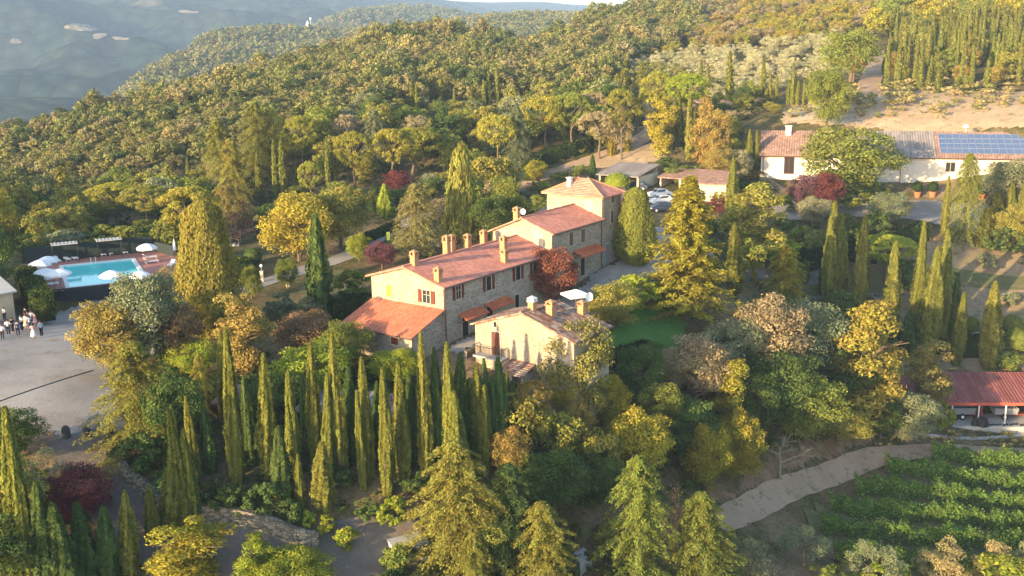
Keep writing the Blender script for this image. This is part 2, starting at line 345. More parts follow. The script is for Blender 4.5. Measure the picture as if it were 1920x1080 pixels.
def spinvol(prof, n=10):
    vs = []; fs = []
    for r, z in prof:
        for i in range(n): an = 2 * math.pi * i / n; vs.append((r * math.cos(an), r * math.sin(an), z))
    for k in range(len(prof) - 1):
        for i in range(n): fs.append((k*n+i, k*n+(i+1) % n, (k+1)*n+(i+1) % n, (k+1)*n+i))
    return vs, fs
def clumpy(rng, C, Rd, n, size, tanup=0.0, outward=None, squash=.8, under=.25, jitter=.55):
    """leaves on the shells of clumps C (k,3) with radii Rd"""
    C = np.asarray(C, float); Rd = np.asarray(Rd, float); p = Rd ** 2; p /= p.sum(); k = rng.choice(len(C), n, p=p)
    d = unit(n, rng); flip = (d[:, 2] < -.1) & (rng.random(n) > under); d[flip, 2] *= -1
    rr = Rd[k] * rng.uniform(.62, 1.08, n); pos = C[k] + d * rr[:, None] * np.array([1, 1, squash])
    nr = d + jitter * rng.normal(size=(n, 3)); tn = rng.normal(size=(n, 3)); tn[:, 2] += tanup
    ct = rng.random(len(C)); tone = np.stack([np.clip(.45 * ct[k] + .55 * rng.random(n), 0, 1), np.clip(.6 * rng.random(len(C))[k] + .4 * rng.random(n), 0, 1)], 1)
    return pos, nr, tn, size * rng.uniform(.6, 1.4, n), tone
def cat(*a): return [np.concatenate(x) for x in zip(*a)]
# all trees are modelled 10 m tall around the origin, crowns 10 m wide before scaling unless said
def g_broad(rng, nl, mat, nc=46, flat=1.0, ls=.2, low=.04, top=1.0, gap=.15):
    C = []; Rd = []
    for _ in range(nc):
        d = unit(1, rng)[0]; d[2] = abs(d[2]) if rng.random() < .2 else d[2]
        r = rng.uniform(.6, .98); zc = low * 10 + (10 - low * 10) / 2
        R = rng.uniform(.95, 1.6) if nc > 30 else rng.uniform(.8, 1.5)
        wob = 1 + gap * math.sin(3 * math.atan2(d[1], d[0]) + nc)
        C.append((d[0] * (5 - R * .8) * r * wob, d[1] * (5 - R * .8) * r * wob, zc + d[2] * ((10 - zc) - R * .7) * r * top * flat)); Rd.append(R)
    a = clumpy(rng, C, Rd, nl, ls)
    return leafmesh('crown', *a, mat)
def g_lobed(rng, nl, mat, ls=.17):
    """tall uneven crown of stacked lobes (10 tall, about 5 wide)"""
    C = []; Rd = []
    for k in range(17):
        z = 1.0 + 8.2 * (k / 16) + rng.normal() * .3; wmax = 2.1 * math.sin(math.pi * min(1, max(.12, (10.3 - z) / 9.3)) ** .8) + .2
        an = rng.uniform(0, 6.28); r = rng.uniform(.2, .8) * wmax; cx, cy = r * math.cos(an), r * math.sin(an)
        for _ in range(4): C.append((cx + rng.normal() * .6, cy + rng.normal() * .6, z + rng.normal() * .45)); Rd.append(rng.uniform(.6, 1.1))
    C.append((0, 0, 9.5)); Rd.append(.5)
    return leafmesh('crown', *clumpy(rng, C, Rd, nl, ls), mat)
def g_pine(rng, nl, mat, ls=.16):
    """umbrella pine: domed, crown 10 wide between 5 and 10 m"""
    C = []; Rd = []
    for _ in range(120):
        an = rng.uniform(0, 6.28); r = 4.4 * math.sqrt(rng.random()) * (1 + .07*math.sin(3*an)); z = 6.6 + 2.8 * math.sqrt(max(0, 1 - (r / 4.8) ** 2)) + rng.normal() * .1
        C.append((r * math.cos(an), r * math.sin(an), z)); Rd.append(rng.uniform(.5, .75))
    for _ in range(70):
        an = rng.uniform(0, 6.28); r = 4.2 * math.sqrt(rng.random()); C.append((r * math.cos(an), r * math.sin(an), 4.6 + r * .5 + rng.normal() * .25)); Rd.append(rng.uniform(.45, .7))
    return leafmesh('crown', *clumpy(rng, C, Rd, nl, ls, tanup=.9, under=.15, squash=.75), mat, .35)
def g_cedar(rng, nl, mat, ls=.2, droop=.25, layers=22, conew=4.6, irregular=.55, powr=.5, start=.03):
    """conifer of radiating boughs; crown 10 tall"""
    P = []; N = []; T = []; S = []; O = []
    nb = layers * 7; per = max(6, nl // nb)
    for k in range(nb):
        f = start + (1 - start) * (k / nb) ** .95; z = 10 * f; an = k * 2.4 + rng.normal() * .3
        L = conew * (1 - f) ** powr * rng.uniform(1 - irregular, 1.05) + .25
        u = rng.random(per) ** .6; lat = rng.normal(size=per) * .17 * (L * .55) * (1.15 - u) + rng.normal(size=per) * .12
        dx = np.array([math.cos(an), math.sin(an)]); px = np.array([-dx[1], dx[0]])
        zz = z + L * (.28 * u - (droop + .25) * u ** 2) + rng.normal(size=per) * .09
        P.append(np.column_stack([u * L * dx[0] + lat * px[0], u * L * dx[1] + lat * px[1], zz]))
        N.append(np.column_stack([dx[0] * .35 + rng.normal(size=per) * .35, dx[1] * .35 + rng.normal(size=per) * .35, np.ones(per) * .8]))
        T.append(np.column_stack([dx[0] + .5 * rng.normal(size=per), dx[1] + .5 * rng.normal(size=per), -droop * np.ones(per)]))
        S.append(ls * rng.uniform(.6, 1.4, per)); t = rng.random(); O.append(np.column_stack([np.clip(.4 * t + .6 * rng.random(per), 0, 1), np.clip(.5 * t + .5 * rng.random(per), 0, 1)]))
    a = [np.concatenate(x) for x in (P, N, T, S, O)]
    core = spinvol([(conew * .32, .3), (conew * .27, 3), (conew * .15, 6.5), (.03, 9.6)], 7) if conew < 3.9 and irregular < .3 else None
    return leafmesh('crown', *a, mat, .4, core)
def g_weep(rng, nl, mat):
    P = []; N = []; T = []; S = []; O = []; nb = 190; per = nl // nb
    for k in range(nb):
        f = .1 + .88 * k / nb; an = k * 2.4; R = 3.0 * (1 - f) ** .55 * rng.uniform(.7, 1.05) + .15; z0 = 10 * f + .3; ln = rng.uniform(.8, 1.9)
        u = rng.random(per); q = R + .12 * rng.normal(size=per)
        P.append(np.column_stack([q * math.cos(an) + .12 * rng.normal(size=per), q * math.sin(an) + .12 * rng.normal(size=per), np.maximum(.2, z0 - u * ln)]))
        N.append(np.column_stack([math.cos(an) + .4 * rng.normal(size=per), math.sin(an) + .4 * rng.normal(size=per), .3 * np.ones(per)]))
        T.append(np.column_stack([.15 * rng.normal(size=per), .15 * rng.normal(size=per), -np.ones(per)])); S.append(.26 * rng.uniform(.6, 1.4, per)); t = rng.random()
        O.append(np.column_stack([np.clip(.5 * t + .5 * rng.random(per), 0, 1), np.full(per, t)]))
    return leafmesh('crown', *[np.concatenate(x) for x in (P, N, T, S, O)], mat, .3, spinvol([(2.2, .6), (2.1, 3), (1.5, 6), (.5, 9), (.03, 9.7)], 8))
def g_cyp(rng, nl, mat, R=.62, ls=.2, spires=0, fat=False):
    """cypress 10 tall; R = half width"""
    def prof(f):
        if fat: return 1.12 * R * (.45 + .55 * np.clip(f / .22, 0, 1)) * (1 - .55 * np.clip((f - .25) / .7, 0, 1)) * np.clip((1.0 - f) / .07, 0, 1) ** .5
        return R * np.minimum(1, .55 + f / .35 * .45) * np.clip(1.02 - f, 0, 1) ** .62
    f = rng.random(nl) ** 1.15; an = rng.random(nl) * 2 * math.pi; ph = rng.uniform(0, 6.28, 4)
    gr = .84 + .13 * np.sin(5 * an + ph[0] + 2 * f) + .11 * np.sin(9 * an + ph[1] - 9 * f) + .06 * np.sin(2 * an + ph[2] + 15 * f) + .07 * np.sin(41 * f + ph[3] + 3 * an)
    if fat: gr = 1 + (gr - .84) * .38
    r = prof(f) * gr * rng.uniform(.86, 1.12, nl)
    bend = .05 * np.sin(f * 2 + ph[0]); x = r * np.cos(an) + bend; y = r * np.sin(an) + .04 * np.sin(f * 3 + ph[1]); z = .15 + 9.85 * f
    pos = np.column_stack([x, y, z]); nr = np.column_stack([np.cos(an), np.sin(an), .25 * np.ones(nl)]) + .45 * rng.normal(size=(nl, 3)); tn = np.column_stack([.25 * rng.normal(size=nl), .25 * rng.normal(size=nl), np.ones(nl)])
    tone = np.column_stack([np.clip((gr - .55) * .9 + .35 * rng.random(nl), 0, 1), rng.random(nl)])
    arr = [pos, nr, tn, ls * rng.uniform(.6, 1.4, nl), tone]
    if spires:
        for _ in range(spires):
            m = nl // 7; ff = rng.random(m); a2 = rng.uniform(0, 6.28); zt = rng.uniform(4.5, 8.2); rr = .3 * R * np.clip(1 - ff, 0, 1) ** .6 * rng.uniform(.8, 1.15, m); aa = rng.random(m) * 6.28; off = float(prof(np.array([zt / 10 - .25]))[0]) * .8
            p = np.column_stack([off * math.cos(a2) + rr * np.cos(aa), off * math.sin(a2) + rr * np.sin(aa), zt - 3 + 3 * ff])
            arr = cat(arr, [p, np.column_stack([np.cos(aa), np.sin(aa), .2 * np.ones(m)]) + .4 * rng.normal(size=(m, 3)), np.column_stack([.2 * rng.normal(size=m), .2 * rng.normal(size=m), np.ones(m)]), ls * rng.uniform(.6, 1.3, m), np.column_stack([rng.random(m), rng.random(m)])])
    core = spinvol([(max(.02, float(prof(np.array([q]))[0]) * .72), .1 + 9.8 * q) for q in (0, .08, .2, .4, .6, .8, .93, .99)], 8)
    return leafmesh('crown', *arr, mat, .42, core)
def g_ball(rng, nl, mat, ls=.28, rough=.05, squash=1.0):
    d = unit(nl, rng); d[:, 2] = np.where(d[:, 2] < -.5, -d[:, 2], d[:, 2]); r = 5 * (1 + rough * rng.normal(size=nl))
    pos = d * r[:, None]; pos[:, 2] = (pos[:, 2] + 5) * squash
    cv = [];
    for i in range(7):
        for j in range(10): th = math.pi * (i / 6); cv.append((4.7 * math.sin(th) * math.cos(j * .6283), 4.7 * math.sin(th) * math.sin(j * .6283), (4.7 * math.cos(th) + 5) * squash))
    cf = [(i*10+j, i*10+(j+1) % 10, (i+1)*10+(j+1) % 10, (i+1)*10+j) for i in range(6) for j in range(10)]
    return leafmesh('crown', pos, d + .5 * rng.normal(size=(nl, 3)), rng.normal(size=(nl, 3)), ls * rng.uniform(.6, 1.4, nl), rng.random((nl, 2)), mat, .55, (cv, cf))
def g_olive(rng, nl, mat, ls=.21):
    C = []; Rd = []
    for _ in range(38):
        an = rng.uniform(0, 6.28); r = 4.1 * math.sqrt(rng.random()); z = 2.2 + rng.random() * 5.6 * math.sqrt(max(.05, 1 - (r / 4.6) ** 2)); C.append((r * math.cos(an), r * math.sin(an), z)); Rd.append(rng.uniform(.7, 1.3))
    return leafmesh('crown', *clumpy(rng, C, Rd, nl, ls, tanup=.5, jitter=.9, under=.4), mat, .28)
def g_twigs(seed, h=10., lv=4, r0=.22, sp=.55, straight=.75):
    rng = np.random.default_rng(seed); mb = MB()
    def br(p, d, L, r, k):
        q = p + d * L; mb.cyl(p, q, r, r * .62, 5 if k > 1 else 6, 0, False)
        if k == 0: return
        for _ in range(3 if k > 1 else 4):
            nd = d * straight + sp * rng.normal(size=3) * np.array([1, 1, .6]); nd[2] += .12; nd /= np.linalg.norm(nd); br(q - d * L * rng.uniform(0, .45), nd, L * rng.uniform(.6, .8), r * .55, k - 1)
    br(np.array([0, 0, -.3]), np.array([0, 0, 1.]), h * .34, r0, lv); return mb
def g_trunk(seed, h=6., r=.3, limbs=6, spread=2.6, kind='round'):
    rng = np.random.default_rng(seed); mb = MB(); p = np.array([0, 0, -.8]); n = 4; pr = r * 1.25
    for k in range(n):
        q = np.array([rng.normal() * .12, rng.normal() * .12, h * (k + 1) / n]); r1 = r * (1 - .16 * (k + 1)); mb.cyl(p, q, pr, r1, 7, 0, False); p = q; pr = r1
    for k in range(limbs):
        an = k * 6.28 / limbs + rng.uniform(-.4, .4); z0 = h * rng.uniform(.55, .95); L = spread * rng.uniform(.7, 1.1)
        a = np.array([0, 0, z0]); b = a + np.array([math.cos(an) * L * .5, math.sin(an) * L * .5, L * .5]); c = b + np.array([math.cos(an) * L * .6, math.sin(an) * L * .6, L * .25])
        mb.cyl(a, b, r * .42, r * .3, 5, 0, False); mb.cyl(b, c, r * .3, r * .12, 5, 0, False)
    return mb
# ------------------------------------------------------------------ ground
def axis(segs):
    a = [segs[0][0]]
    for lo, hi, st in segs:
        k = max(1, int(round((hi - lo) / st))); a += list(np.linspace(lo, hi, k + 1)[1:])
    return np.array(a)
GX = axis([(-520,-130,13), (-130,-80,2), (-80,100,1.2), (100,170,2), (170,620,10)]); GY = axis([(-300,16,12), (16,50,2), (50,170,1.2), (170,240,2), (240,600,6), (600,1000,20)])
GXX, GYY = np.meshgrid(GX, GY)
GZ = hgt(GXX, GYY) + .25 * np.sin(GXX * .31 + 1.3 * np.sin(GYY * .17)) * np.sin(GYY * .27) * np.clip((np.hypot(GXX, GYY) - 190) / 60, 0, 1)
_PN, _PFL, _PFR = onz(131, 540, .25)[:2], onz(109, 501, .25)[:2], onz(238, 488, .25)[:2]; _pe = (_PFR - _PFL) / np.linalg.norm(_PFR - _PFL); _pn = np.array([-_pe[1], _pe[0]])
_la = (GXX - _PN[0]) * _pe[0] + (GYY - _PN[1]) * _pe[1]; _lb = (GXX - _PN[0]) * _pn[0] + (GYY - _PN[1]) * _pn[1]
_in = (_la > -4.2) & (_la < 19) & (_lb > -.5) & (_lb < 17.5); GZ[_in] = np.minimum(GZ[_in], -1.9)      # excavated under the pool terrace
def gz(x, y):
    x = np.asarray(x, float); y = np.asarray(y, float)
    i = np.clip(np.searchsorted(GX, x) - 1, 0, len(GX) - 2); j = np.clip(np.searchsorted(GY, y) - 1, 0, len(GY) - 2)
    fx = np.clip((x - GX[i]) / (GX[i+1] - GX[i]), 0, 1); fy = np.clip((y - GY[j]) / (GY[j+1] - GY[j]), 0, 1)
    a, b, c, d = GZ[j, i], GZ[j, i+1], GZ[j+1, i], GZ[j+1, i+1]
    r = np.where(fx >= fy, a + fx*(b-a) + fy*(d-b), a + fy*(c-a) + fx*(d-c))
    return r if r.shape else float(r)
def gridmesh(name, XX, YY, ZZ, mat, smooth=True):
    h, wd = XX.shape; V = np.stack([XX, YY, ZZ], -1).reshape(-1, 3); idx = np.arange(h * wd).reshape(h, wd)
    F = np.concatenate([np.stack([idx[:-1, :-1], idx[:-1, 1:], idx[1:, 1:]], -1).reshape(-1, 3), np.stack([idx[:-1, :-1], idx[1:, 1:], idx[1:, :-1]], -1).reshape(-1, 3)])
    me = bpy.data.meshes.new(name); me.vertices.add(len(V)); me.vertices.foreach_set('co', V.ravel()); me.loops.add(F.size); me.loops.foreach_set('vertex_index', F.ravel().astype(np.int32))
    me.polygons.add(len(F)); me.polygons.foreach_set('loop_start', np.arange(0, F.size, 3, dtype=np.int32)); me.polygons.foreach_set('loop_total', np.full(len(F), 3, dtype=np.int32))
    me.polygons.foreach_set('use_smooth', np.full(len(F), smooth)); me.materials.append(mat); me.update(calc_edges=True)
    o = bpy.data.objects.new(name, me); COL.objects.link(o); return o
tag(gridmesh('ground', GXX, GYY, GZ, M_ground), kind='structure')
LIFT = [.04]
M_dryterr = patchy('dry_terrace_grass', (.2,.16,.09), (.3,.22,.15), .2, 2.5, (.12,.13,.05), .2)
def inpoly(x, y, P):
    x = np.asarray(x); y = np.asarray(y); c = np.zeros(np.broadcast(x, y).shape, bool); n = len(P)
    for i in range(n):
        x1, y1 = P[i]; x2, y2 = P[i-1]
        with np.errstate(divide='ignore', invalid='ignore'): c ^= ((y1 > y) != (y2 > y)) & (x < (x2 - x1) * (y - y1) / (y2 - y1 + 1e-12) + x1)
    return c
KEEP = []                                            # outlines (world xy) where no scattered plant may stand
def sheet(name, poly, mat, step=.5, keep=True, lift=None):
    """drapes a surface with a slightly wandering edge over the ground; poly in world xy"""
    strip = poly if isinstance(poly, dict) else None
    if strip: poly = strip['poly']
    if keep: KEEP.append(poly)
    if lift is None: lift = LIFT[0]; LIFT[0] += .006
    if strip:
        Q, N, wd = strip['Q'], strip['N'], strip['w']; s = np.concatenate([[0], np.cumsum(np.linalg.norm(np.diff(Q, axis=0), axis=1))]); t = np.arange(0, s[-1], .5)
        q = np.column_stack([np.interp(t, s, Q[:, k]) for k in (0, 1)]); nn = np.column_stack([np.interp(t, s, N[:, k]) for k in (0, 1)]); nn /= np.linalg.norm(nn, axis=1, keepdims=True); na = max(5, int(wd / .5)); V = []
        for j in range(na):
            f = j / (na - 1) - .5; wb = wd * f + (.13 * np.sin(t * .35 + 7 * f) + .05 * np.sin(t * 1.7 + f)) * (abs(f) > .4); p = q + nn * wb[:, None]; V.append(np.column_stack([p, gz(p[:, 0], p[:, 1]) + lift]))
        V = np.stack(V, 1); n1 = V.shape[0]; idx = np.arange(n1 * na).reshape(n1, na); F = np.stack([idx[:-1, :-1], idx[:-1, 1:], idx[1:, 1:], idx[1:, :-1]], -1).reshape(-1, 4)
        me = bpy.data.meshes.new(name); me.from_pydata(V.reshape(-1, 3).tolist(), [], F.tolist()); me.materials.append(mat); me.update()
        o = bpy.data.objects.new(name, me); COL.objects.link(o); tag(o, kind='structure'); return o
    P = np.array(poly); x0, y0 = P.min(0) - 1; x1, y1 = P.max(0) + 1
    xs = np.arange(x0, x1, step); ys = np.arange(y0, y1, step); XX, YY = np.meshgrid(xs, ys)
    W1 = .3 * np.sin(XX * .9 + YY * .5) + .2 * np.sin(YY * 1.3 - XX * .7) + .12 * np.sin(XX * 3.1 + 2 * np.sin(YY * 2.3))
    ins = inpoly(XX + W1, YY + .3 * np.sin(YY * .8 - XX * .6) + .12 * np.sin(YY * 2.9 + XX), poly); k = ins[:-1, :-1] & ins[1:, :-1] & ins[1:, 1:] & ins[:-1, 1:]
    idx = np.arange(XX.size).reshape(XX.shape); q = np.stack([idx[:-1, :-1], idx[:-1, 1:], idx[1:, 1:], idx[1:, :-1]], -1)[k]
    used, inv = np.unique(q, return_inverse=True); V = np.stack([XX.ravel()[used], YY.ravel()[used], gz(XX.ravel()[used], YY.ravel()[used]) + lift], -1)
    me = bpy.data.meshes.new(name); me.from_pydata(V.tolist(), [], inv.reshape(-1, 4).tolist()); me.materials.append(mat); me.update()
    o = bpy.data.objects.new(name, me); COL.objects.link(o); tag(o, kind='structure'); return o
def gpix(pts): return [tuple(hitg(u, v)[:2]) for u, v in pts]
def ribbon(pts, wid):
    """polygon of a lane through the photo points pts, wid metres wide"""
    P = np.array(gpix(pts)) if len(pts[0]) == 2 else np.array([p[:2] for p in pts]); Q = [P[0]]
    for i in range(len(P) - 1):
        a = P[max(i-1, 0)]; b = P[i]; c = P[i+1]; d = P[min(i+2, len(P)-1)]
        for t in (.25, .5, .75, 1): Q.append(.5 * ((2*b) + (c-a)*t + (2*a-5*b+4*c-d)*t*t + (-a+3*b-3*c+d)*t**3))
    Q = np.array(Q); T = np.gradient(Q, axis=0); T /= np.linalg.norm(T, axis=1, keepdims=True) + 1e-9; N = np.column_stack([-T[:, 1], T[:, 0]]); wd = np.asarray(wid) / 2
    return dict(Q=Q, N=N, w=float(wid), poly=[tuple(q) for q in Q + N * wd] + [tuple(q) for q in (Q - N * wd)[::-1]])
sheet('gravel_yard', gpix([(-120,640),(-120,600),(60,592),(180,560),(260,560),(330,590),(340,640),(260,680),(220,740),(235,800),(215,840),(100,830),(60,800),(-120,800)]), M_gravel)
sheet('lane', ribbon([(150,815),(190,870),(230,940),(290,1000),(370,1035),(480,1075),(600,1110)], 5.5), M_lane)
sheet('driveway', ribbon([(330,600),(400,570),(480,535),(560,510),(640,485),(700,450),(740,428),(800,400)], 3.6), M_gravel)
sheet('hill_road', ribbon([(830,380),(960,348),(1060,318),(1130,293),(1200,262),(1232,232),(1215,190)], 5.0), M_track)
sheet('dry_bank', gpix([(1090,318),(1130,300),(1165,285),(1240,262),(1260,300),(1190,312),(1130,316)]), M_dryearth)
sheet('paved_court', [tuple(vil(*q)) for q in [(34.8,-1),(34.8,8),(50,16),(60,4),(52,-6),(36,-7),(24,-4.5),(9,-3.4),(-1,-2.6),(-1,-.2),(19,-.2),(34.8,-.2)]], M_paving)
sheet('lawn', gpix([(1140,665),(1150,600),(1170,580),(1290,580),(1300,600),(1280,650),(1200,690)]), M_lawn)
sheet('side_lawn', gpix([(560,600),(660,590),(690,520),(640,505),(560,540)]), M_grassgreen)
sheet('barn_forecourt', gpix([(1470,372),(1560,362),(1700,374),(1925,382),(2100,400),(2100,455),(1860,440),(1760,425),(1700,412),(1560,408),(1480,418),(1440,400)]), M_gravel)
sheet('upper_clearing', gpix([(1465,238),(1460,205),(1560,190),(1650,170),(1960,172),(1960,246),(1600,240)]), M_dryearth, .8, False)
sheet('clay_bank', gpix([(1472,232),(1478,200),(1530,196),(1600,214),(1650,238)]), M_paleclay, 1.2, False)
sheet('hill_track', ribbon([(1618,190),(1630,160),(1640,125),(1650,95)], 5), M_track)
sheet('dry_terrace', gpix([(1640,690),(1610,600),(1650,520),(1740,450),(1990,440),(1990,690),(1800,700)]), M_dryterr, .7, False, .02)
sheet('terrace_path', ribbon([(1650,629),(1760,630),(1850,634),(1960,640)], 1.5), M_bone)
sheet('grass_terrace', ribbon([(1500,545),(1650,535),(1780,522),(1960,526)], 4.0), M_grassgreen)
sheet('terrace_walk', ribbon([(1340,520),(1440,515),(1560,520)], 2.4), M_lane)
sheet('vineyard_track', ribbon([(1340,985),(1400,958),(1500,912),(1600,876),(1700,852),(1800,845),(1960,846)], 2.5), M_track, lift=.13)
sheet('leafy_verge', gpix([(1290,940),(1400,880),(1500,830),(1640,806),(1640,830),(1500,880),(1400,930),(1320,970)]), M_verge, .5, False, .08)
VY = gpix([(1500,960),(1640,880),(1760,850),(1960,856),(2100,1100),(1700,1100),(1540,1060)])
sheet('vineyard_soil', VY, M_grassgreen, 1.5)
sheet('lower_gravel', ribbon([(560,1085),(690,1050),(800,1062)], 5.5), M_lane)
# distant hills: a second surface beyond the near ridge
def rbf(P, c):
    P = np.array(P); n = len(P); A = np.zeros((n+1, n+1)); d2 = ((P[:, None, :2] - P[None, :, :2]) ** 2).sum(-1); A[:n, :n] = -np.sqrt(d2 + c*c) + np.eye(n) * 3; A[n, :n] = 1; A[:n, n] = 1
    W = np.linalg.solve(A, np.append(P[:, 2], 0))
    def f(x, y):
        o = np.zeros(x.shape) + W[n]
        for k in range(n): o -= W[k] * np.sqrt((x - P[k, 0]) ** 2 + (y - P[k, 1]) ** 2 + c*c)
        return o
    return f
def vnoise(x, y, s, seed):
    r = np.random.default_rng(seed); out = np.zeros(x.shape); a = 1
    for k in range(5):
        for _ in range(4):
            an = r.uniform(0, 6.28); ph = r.uniform(0, 6.28); out += a * np.sin((x * math.cos(an) + y * math.sin(an)) * s + ph + 1.5 * np.sin((x * math.sin(an) - y * math.cos(an)) * s * .7 + ph))
        a *= .5; s *= 2
    return out / 4
MP = [tuple(atd(*q)) for q in [(0,262,1450),(-500,330,1300),(120,228,1550),(200,212,1750),(0,130,2300),(300,120,2300),(500,70,2900),(0,2,3400),(400,2,3600),(640,6,3900),(760,4,4500),(-500,0,3200),(880,8,5400),
     (1000,5,6300),(1100,9,6300),(1500,5,6600),(0,-90,4100),(400,-60,4300),(660,-12,4700),(-700,-100,4000),(-900,100,2400),(1900,0,6800)]]
MP += [(-1000,700,-190),(-400,800,-190),(-200,1000,-170),(0,1400,-150),(600,1800,-150),(1500,2500,-150),(1500,800,-100),(3500,3000,-50),(-3500,1500,-50),(600,4200,-120),(-3000,7500,60),(3000,7500,-60)]
XX, YY = np.meshgrid(np.linspace(-4200, 4200, 240), np.concatenate([np.linspace(560, 3500, 150), np.linspace(3530, 7600, 90)]))
fM = rbf(MP, 60); ZM = fM(XX, YY) + (-1.5*np.abs(vnoise(XX, YY, .0042, 5)) + .7 + .2*vnoise(XX, YY, .009, 6)) * 120 * np.clip((5600 - YY) / 1800, .06, 1) * np.clip((YY - 900) / 1500, .1, 1)
tag(gridmesh('mountain', XX, YY, ZM, M_far), kind='structure')
XM0, YM0 = XX[0].copy(), YY[:, 0].copy()
def hitm(u, v):
    d = ray(u, v); t = np.arange(900, 7800, 6.); P = ORG[None] + t[:, None] * d[None]; i = np.clip(np.searchsorted(XM0, P[:, 0]) - 1, 0, len(XM0)-2); j = np.clip(np.searchsorted(YM0, P[:, 1]) - 1, 0, len(YM0)-2)
    fx = (P[:, 0]-XM0[i])/(XM0[i+1]-XM0[i]); fy = (P[:, 1]-YM0[j])/(YM0[j+1]-YM0[j]); a, b, c, e = ZM[j, i], ZM[j, i+1], ZM[j+1, i], ZM[j+1, i+1]; g = np.where(fx >= fy, a + fx*(b-a) + fy*(e-b), a + fy*(c-a) + fx*(e-c))
    k = np.nonzero(P[:, 2] <= g)[0]; return P[k[0]] if len(k) else None
M_field = patchy('pale_field', (.17,.15,.12), (.23,.2,.16), .01, .05, (.2,.18,.1), .5)
for (cu, cv, rx, ry) in [(150,56,34,6),(186,72,14,5),(226,77,16,3),(30,82,14,4),(352,26,18,3)]:
    r_ = np.random.default_rng(cu); V = []; ok = True; n_ = 18; jr = 1 + .25*np.sin(np.arange(n_)*2*math.pi/n_*2 + cu) + .15*np.sin(np.arange(n_)*2*math.pi/n_*3 + cv)
    for k in range(4):
        for a_ in range(n_):
            q = hitm(cu + rx*jr[a_]*k/3*math.cos(a_*2*math.pi/n_), cv + ry*jr[a_]*k/3*math.sin(a_*2*math.pi/n_)); 
            if q is None: ok = False; q = np.zeros(3)
            V.append((q[0], q[1], q[2] + 5))
    if not ok or np.ptp(np.array(V)[:, 1]) > 900: continue
    F = [(k*n_+a_, k*n_+(a_+1) % n_, (k+1)*n_+(a_+1) % n_, (k+1)*n_+a_) for k in range(3) for a_ in range(n_)]
    me = bpy.data.meshes.new('field'); me.from_pydata(V, [], F); me.materials.append(M_field); o = bpy.data.objects.new('field', me); COL.objects.link(o); tag(o, kind='structure')
RP = [tuple(atd(*q)) for q in [(180,214,900),(283,141,1050),(350,106,1200),(433,92,1350),(583,58,1600),(650,30,2000),(750,18,2300),(860,24,2500),(930,40,2600),
     (560,102,1150),(640,86,1100),(760,72,1080),(850,53,1150),(980,42,1250),(1090,46,1300),(1300,60,1400)]]
RP += [tuple(atd(u, v, D) - np.array([0,0,dz])) for u, v, D, dz in [(250,200,820,10),(400,160,900,10),(550,130,900,10),(700,95,800,25),(900,80,850,25),(1100,60,900,25),(120,260,760,40),(180,214,1150,120),(283,141,1400,140),(433,92,1800,150),(700,60,1600,45),(900,40,1800,60),(583,58,1350,15),(60,300,600,60),
     (700,18,2900,160),(950,40,3200,120),(1200,50,2200,100)]]
XX, YY = np.meshgrid(np.linspace(-900, 700, 160), np.linspace(520, 3100, 200)); fR = rbf(RP, 30)
ZR = fR(XX, YY) + vnoise(XX, YY, .01, 9) * 3.5
dl = np.clip((XX + 900) / 120, 0, 1) * np.clip((YY - 520) / 100, 0, 1) * np.clip((3100 - YY) / 250, 0, 1) * np.clip((700 - XX) / 120, 0, 1); ZR = ZR * dl + (ZR - 260) * (1 - dl)
tag(gridmesh('wooded_ridge', XX, YY, ZR, M_mid), kind='structure')
